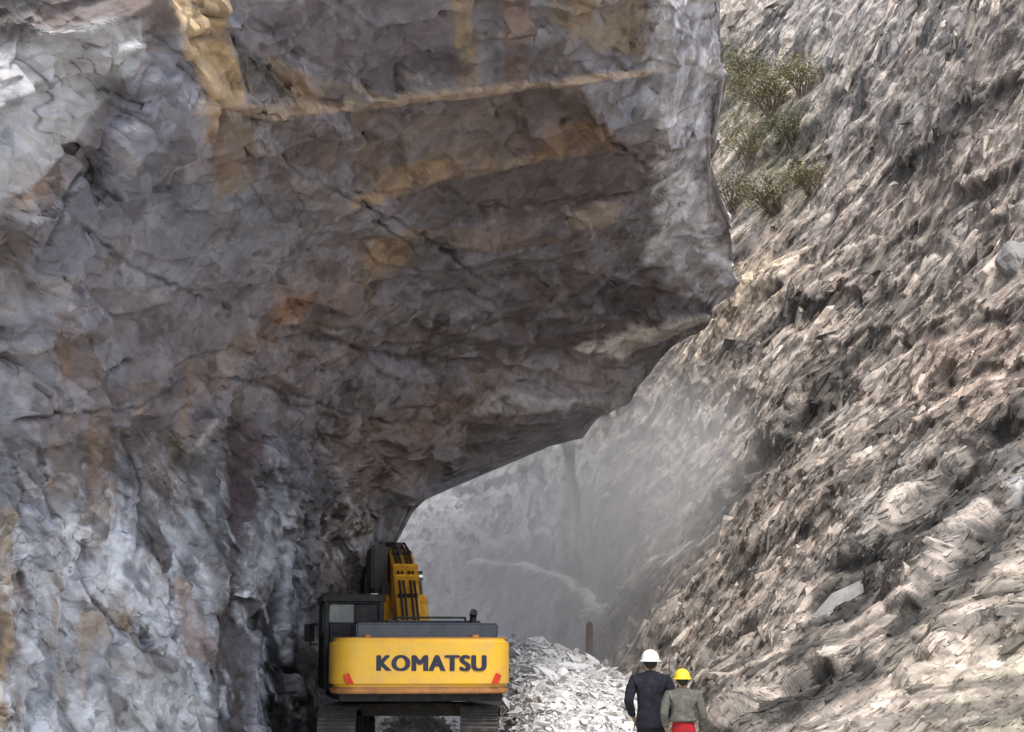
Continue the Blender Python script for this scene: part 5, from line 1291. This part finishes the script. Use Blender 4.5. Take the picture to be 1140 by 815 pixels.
# dark blocks on the boom's left side, dark against the rock
bm = bmesh.new(); add_box(bm, (-0.40, 2.9, 3.28), (0.30, 1.3, 0.85)); add_box(bm, (-0.30, 2.3, 2.8), (0.16, 0.6, 0.5))
gd = rotz(part('boom_side_block', bm, darkst, exc, 0.05, 2)); gd.location = boom.location

# ================================================================== PEOPLE
def skin_mesh(name, chains, mat, parent, levels=2, root=0):
    """chains: list of lists of ((x,y,z), rx, ry); first point of a later chain may be an int = index of an existing joint"""
    V = []; E = []; Rr = []
    for ch in chains:
        prev = None
        for it in ch:
            if isinstance(it, int): prev = it; continue
            p, rx, ry = it; V.append(p); Rr.append((rx, ry)); i = len(V) - 1
            if prev is not None: E.append((prev, i))
            prev = i
    me = bpy.data.meshes.new(name); me.from_pydata(V, E, [])
    o = bpy.data.objects.new(name, me); COL.objects.link(o)
    o.modifiers.new('skin', 'SKIN'); sv = me.skin_vertices[0].data
    for i, r_ in enumerate(Rr): sv[i].radius = r_; sv[i].use_root = (i == root)
    sm = o.modifiers.new('sub', 'SUBSURF'); sm.levels = levels; sm.render_levels = levels
    bpy.context.view_layer.update()
    m2 = bpy.data.meshes.new_from_object(o.evaluated_get(bpy.context.evaluated_depsgraph_get()))
    bpy.data.objects.remove(o); bpy.data.meshes.remove(me)
    m2.name = name; m2.materials.clear(); m2.materials.append(mat)
    m2.polygons.foreach_set('use_smooth', [True] * len(m2.polygons))
    return link(bpy.data.objects.new(name, m2), parent)

skin_m = simple('skin', (0.30, 0.17, 0.11), 0.55); hair_m = simple('black_hair', (0.012, 0.010, 0.010), 0.7)
def cloth(name, c, d): return simple(name, c, 0.92, dirt=d, dscale=14, bump=0.35, spec=0.2)
def person(loc, rz, H, label, jacket_m, trouser_m, helmet_m, hands, stride=0.10, hem=0.80, wide=1.0, hood=None):
    k = H / 1.75
    root = empty('person', loc, rz); root.scale = (k, k, k); tag(root, label, 'person', None)
    shx = 0.19 * wide; hipx = 0.095
    fl = (-0.10, stride); fr = (0.10, -stride)
    knees = [(-0.10, stride * 0.75 + 0.03, 0.50), (0.10, -stride * 0.3 + 0.04, 0.50)]
    ank = [(-0.105, stride, 0.085), (0.105, -stride * 1.1, 0.10)]
    elb = [(-(shx + 0.09), -0.04, 1.13), (shx + 0.09, -0.05, 1.13)]
    def arm_pts(i): return elb[i], hands[i]
    torso = [((0, 0, 0.95), .115, .085), ((0, -.01, 1.10), .12, .09), ((0, 0, 1.28), .16, .115), ((0, -.01, 1.42), .12, .09), ((0, 0.0, 1.50), .055, .055), ((0, 0.02, 1.60), .075, .092), ((0, 0.02, 1.69), .07, .085), ((0, 0.01, 1.74), .04, .05)]
    ch = [torso]
    for i, sx in ((0, -1), (1, 1)):
        e, h = arm_pts(i)
        ch.append([3, ((sx * shx, 0, 1.42), .055, .055), (e, .042, .042), (h, .028, .028)])
    for i, sx in ((0, -1), (1, 1)):
        ch.append([0, ((sx * hipx, 0, 0.86), .07, .075), (knees[i], .055, .055), (ank[i], .04, .042), ((ank[i][0], ank[i][1] + .09, 0.045), .038, .032), ((ank[i][0], ank[i][1] + .19, 0.032), .036, .022)])
    # nose, ears
    ch.append([5, ((0, 0.118, 1.605), .012, .014)])
    for sx in (-1, 1): ch.append([5, ((sx * 0.088, 0.0, 1.61), .012, .02)])
    # hands: palm and five fingers
    wi = {0: 10, 1: 13}
    base = 8; iw = [base + 2, base + 5]
    n_pts = 8 + 3 + 3 + 5 + 5 + 1 + 2
    cur = n_pts
    for i, sx in ((0, -1), (1, 1)):
        h = Vector(hands[i]); e = Vector(elb[i]); d = (h - e).normalized()
        side = Vector((0, 1, 0)); side = (side - d * side.dot(d)).normalized(); inn = d.cross(side) * sx
        palm = h + d * 0.06
        ch.append([iw[i], (tuple(palm), .022, .034)]); ip = cur; cur += 1
        for f, ln in ((-1.5, .060), (-.5, .078), (.5, .082), (1.5, .070)):
            a = palm + d * 0.035 + side * (-f) * -0.019; b = a + d * ln * 0.55 + inn * 0.006; c = b + d * ln * 0.4 + inn * 0.025
            ch.append([ip, (tuple(a), .0095, .0095), (tuple(b), .0085, .0085), (tuple(c), .007, .007)]); cur += 3
        a = palm + side * 0.042 - d * 0.01; b = a + d * 0.04 + side * 0.018
        ch.append([ip, (tuple(a), .011, .011), (tuple(b), .009, .009)]); cur += 2
    skin_mesh('body', ch, skin_m, root, 2)
    # jacket
    jt = [((0, 0, hem - .015), .205 * wide, .165), ((0, 0, hem + .03), .20 * wide, .16), ((0, -.01, max(1.12, hem + .10)), .17 * wide, .125), ((0, -.01, 1.28), .19 * wide, .14), ((0, -.015, 1.42), .14 * wide, .105), ((0, -0.01, 1.49), .078, .075), ((0, 0.0, 1.525), .066, .066)]
    jc = [jt]
    for i, sx in ((0, -1), (1, 1)):
        e, h = arm_pts(i); hv = Vector(h); ev = Vector(e); cu = hv + (hv - ev).normalized() * -0.01
        jc.append([4, ((sx * shx, -.005, 1.415), .08, .08), (tuple(Vector((sx * (shx + .06), -.02, 1.27))), .068, .068), (e, .060, .060), (tuple((ev + cu) / 2), .052, .052), (tuple(cu), .045, .045)])
    jk = skin_mesh('jacket', jc, jacket_m, root, 3)
    # cloth folds
    me = jk.data; co = np.array([v.co[:] for v in me.vertices]); no = np.array([v.normal[:] for v in me.vertices])
    fo = 0.012 * ridged(co * np.array([6, 6, 11.0]) + H * 10, 3, 301) + 0.006 * fbm(co * 18, 2, 302)
    me.vertices.foreach_set('co', (co + no * fo[:, None]).astype(np.float32).ravel()); me.update()
    tw = max(0.97, hem + 0.05); tr = [[((0, 0, tw + .05), .155, .108), ((0, 0, .96), .178, .128), ((0, 0, .90), .175, .13)]]
    for i, sx in ((0, -1), (1, 1)):
        a = ank[i]; kn = knees[i]
        tr.append([2, ((sx * hipx, 0, 0.80), .10, .11), ((sx * .10, (kn[1]) * .6, .65), .088, .092), (kn, .075, .078), ((a[0], (a[1] + kn[1]) / 2, .28), .068, .07), ((a[0], a[1], .10), .064, .068)])
    tz = skin_mesh('trousers', tr, trouser_m, root, 2)
    me = tz.data; co = np.array([v.co[:] for v in me.vertices]); no = np.array([v.normal[:] for v in me.vertices])
    fo = 0.010 * ridged(co * np.array([7, 7, 9.0]), 3, 305)
    me.vertices.foreach_set('co', (co + no * fo[:, None]).astype(np.float32).ravel()); me.update()
    for i in (0, 1):
        a = ank[i]
        skin_mesh('boot', [[((a[0], a[1] - .01, .17), .058, .062), ((a[0], a[1] - .01, .07), .055, .06), ((a[0], a[1] + .10, .052), .05, .045), ((a[0], a[1] + .20, .045), .046, .036)]], black, root, 2)
    # hair below the helmet, at the back of the head
    bm = bmesh.new(); bmesh.ops.create_uvsphere(bm, u_segments=20, v_segments=14, radius=1)
    for v in list(bm.verts):
        if v.co.y > 0.25 and v.co.z < 0.2: bm.verts.remove(v)
        else: v.co = Vector((v.co.x * .090, v.co.y * .108 + .012, v.co.z * .125 + 1.635))
    part('hair', bm, hair_m, root, 0, 1, True)
    # helmet: shell with brim and ridge
    bm = bmesh.new(); prof = [(0.0, .135), (.045, .130), (.085, .105), (.112, .062), (.122, .02), (.124, 0), (.150, -.012), (.150, -.020), (.118, -.012), (.112, .02)]
    seg = 28; rings = []
    for (r_, z) in prof:
        ring = []
        for j in range(seg):
            a = 2 * math.pi * j / seg; rr = r_
            ext = 1 + (0.22 * max(0, math.sin(a)) ** 3 if r_ > 0.13 else 0)
            ring.append(bm.verts.new((rr * math.cos(a) * 0.97, rr * math.sin(a) * 1.13 * ext + .012, z + 1.66)))
        rings.append(ring)
    for a_, b_ in zip(rings[:-1], rings[1:]):
        for j in range(seg): bm.faces.new((a_[j], a_[(j + 1) % seg], b_[(j + 1) % seg], b_[j]))
    bmesh.ops.remove_doubles(bm, verts=bm.verts, dist=0.0005)
    hm = part('helmet', bm, helmet_m, root, 0, 1, True)
    bm = bmesh.new()
    for j in range(9):
        a0 = R(-60 + 120 * j / 8 + 90) if False else R(20 + 140 * j / 9); a1 = R(20 + 140 * (j + 1) / 9)
        add_cyl(bm, (0, .137 * math.cos(a0) + .012, .131 * math.sin(a0) + 1.66), (0, .137 * math.cos(a1) + .012, .131 * math.sin(a1) + 1.66), .011, None, 8)
    part('helmet_ridge', bm, helmet_m, hm)
    return root
wh = simple('white_helmet', (0.82, 0.82, 0.80), 0.35); yh = simple('yellow_helmet', (0.78, 0.60, 0.03), 0.4, dirt=(0.6, 0.45, 0.05))
DP = 24.4
person(((722 - CX) / F * DP, DP, 0.0), R(-4), 1.735, 'person in dark navy jacket and white helmet walking away beside the rubble',
       cloth('navy_jacket', (0.012, 0.013, 0.020), (0.024, 0.025, 0.034)), cloth('black_trousers', (0.014, 0.014, 0.017), (0.03, 0.03, 0.034)), wh,
       [(-0.23, 0.10, 0.93), (0.23, 0.06, 0.92)], 0.13, 0.78, 1.04)
person(((757 - CX) / F * 23.9, 23.9, 0.0), R(6), 1.50, 'person in grey-olive sweater, red trousers and yellow helmet walking on the right',
       cloth('grey_sweater', (0.095, 0.092, 0.078), (0.15, 0.145, 0.125)), cloth('red_trousers', (0.36, 0.018, 0.024), (0.22, 0.016, 0.022)), yh,
       [(-0.24, 0.08, 0.95), (0.30, 0.05, 0.90)], 0.12, 1.03, 1.06)

# ================================================================== DUST hanging in the cutting
DUST = True
if DUST:
    bm = bmesh.new(); bmesh.ops.create_icosphere(bm, subdivisions=4, radius=1.0)
    me = bpy.data.meshes.new('dust_cloud'); bm.to_mesh(me); bm.free()
    dc = link(bpy.data.objects.new('dust_cloud', me)); dc.location = (1.9, 44.0, 4.0); dc.scale = (7.0, 9.0, 6.2)
    tag(dc, 'pale dust hanging in the air at the far end of the cutting', 'dust', kind='stuff')
    m = bpy.data.materials.new('dust'); m.use_nodes = True; nt = m.node_tree
    nt.nodes.remove(nt.nodes['Principled BSDF']); L = nt.links.new
    pv = nt.nodes.new('ShaderNodeVolumePrincipled'); pv.inputs['Color'].default_value = (0.95, 0.95, 0.96, 1); pv.inputs['Anisotropy'].default_value = 0.1
    tc = nt.nodes.new('ShaderNodeTexCoord'); ln = nt.nodes.new('ShaderNodeVectorMath'); ln.operation = 'LENGTH'
    L(tc.outputs['Object'], ln.inputs[0])
    mr = nt.nodes.new('ShaderNodeMapRange'); mr.interpolation_type = 'SMOOTHSTEP'
    mr.inputs['From Min'].default_value = 1.0; mr.inputs['From Max'].default_value = 0.25; mr.inputs['To Min'].default_value = 0; mr.inputs['To Max'].default_value = 0.19
    L(ln.outputs['Value'], mr.inputs['Value'])
    nz = nt.nodes.new('ShaderNodeTexNoise'); nz.inputs['Scale'].default_value = 2.2; nz.inputs['Detail'].default_value = 3
    L(tc.outputs['Object'], nz.inputs['Vector'])
    m2 = nt.nodes.new('ShaderNodeMapRange'); m2.inputs['From Min'].default_value = 0.35; m2.inputs['From Max'].default_value = 0.65; m2.inputs['To Min'].default_value = 0.4; m2.inputs['To Max'].default_value = 1.4
    L(nz.outputs['Fac'], m2.inputs['Value'])
    mu = nt.nodes.new('ShaderNodeMath'); mu.operation = 'MULTIPLY'; L(mr.outputs[0], mu.inputs[0]); L(m2.outputs[0], mu.inputs[1])
    L(mu.outputs[0], pv.inputs['Density']); L(pv.outputs[0], nt.nodes['Material Output'].inputs['Volume'])
    me.materials.append(m)

# ================================================================== LIGHT
SUN_EL, SUN_AZ = 58.0, 163.0       # azimuth clockwise from +Y (the view direction)
w = bpy.data.worlds.new('World'); S.world = w; w.use_nodes = True
nt = w.node_tree; bg = nt.nodes['Background']
sky = nt.nodes.new('ShaderNodeTexSky'); sky.sky_type = 'NISHITA'; sky.sun_disc = False
sky.sun_elevation = R(SUN_EL); sky.sun_rotation = R(SUN_AZ); sky.dust_density = 3.0; sky.air_density = 1.0; sky.altitude = 1500
hs = nt.nodes.new('ShaderNodeHueSaturation'); hs.inputs['Saturation'].default_value = 0.45
nt.links.new(sky.outputs[0], hs.inputs['Color']); nt.links.new(hs.outputs[0], bg.inputs[0]); bg.inputs[1].default_value = 0.11
sl = bpy.data.lights.new('sun', 'SUN'); sl.energy = 1.5; sl.angle = R(18); sl.color = (1.0, 0.95, 0.88)
so = bpy.data.objects.new('sun', sl); COL.objects.link(so)
d = Vector((math.sin(R(SUN_AZ)) * math.cos(R(SUN_EL)), math.cos(R(SUN_AZ)) * math.cos(R(SUN_EL)), math.sin(R(SUN_EL))))
so.rotation_euler = d.to_track_quat('Z', 'Y').to_euler(); so.location = d * 60

S.view_settings.view_transform = 'Standard'; S.view_settings.look = 'None'; S.view_settings.gamma = 1.0
S.view_settings.exposure = 1.6
S.render.engine = 'CYCLES'
S.cycles.use_denoising = True
S.cycles.max_bounces = 8; S.cycles.volume_bounces = 4
S.cycles.volume_step_rate = 2.0
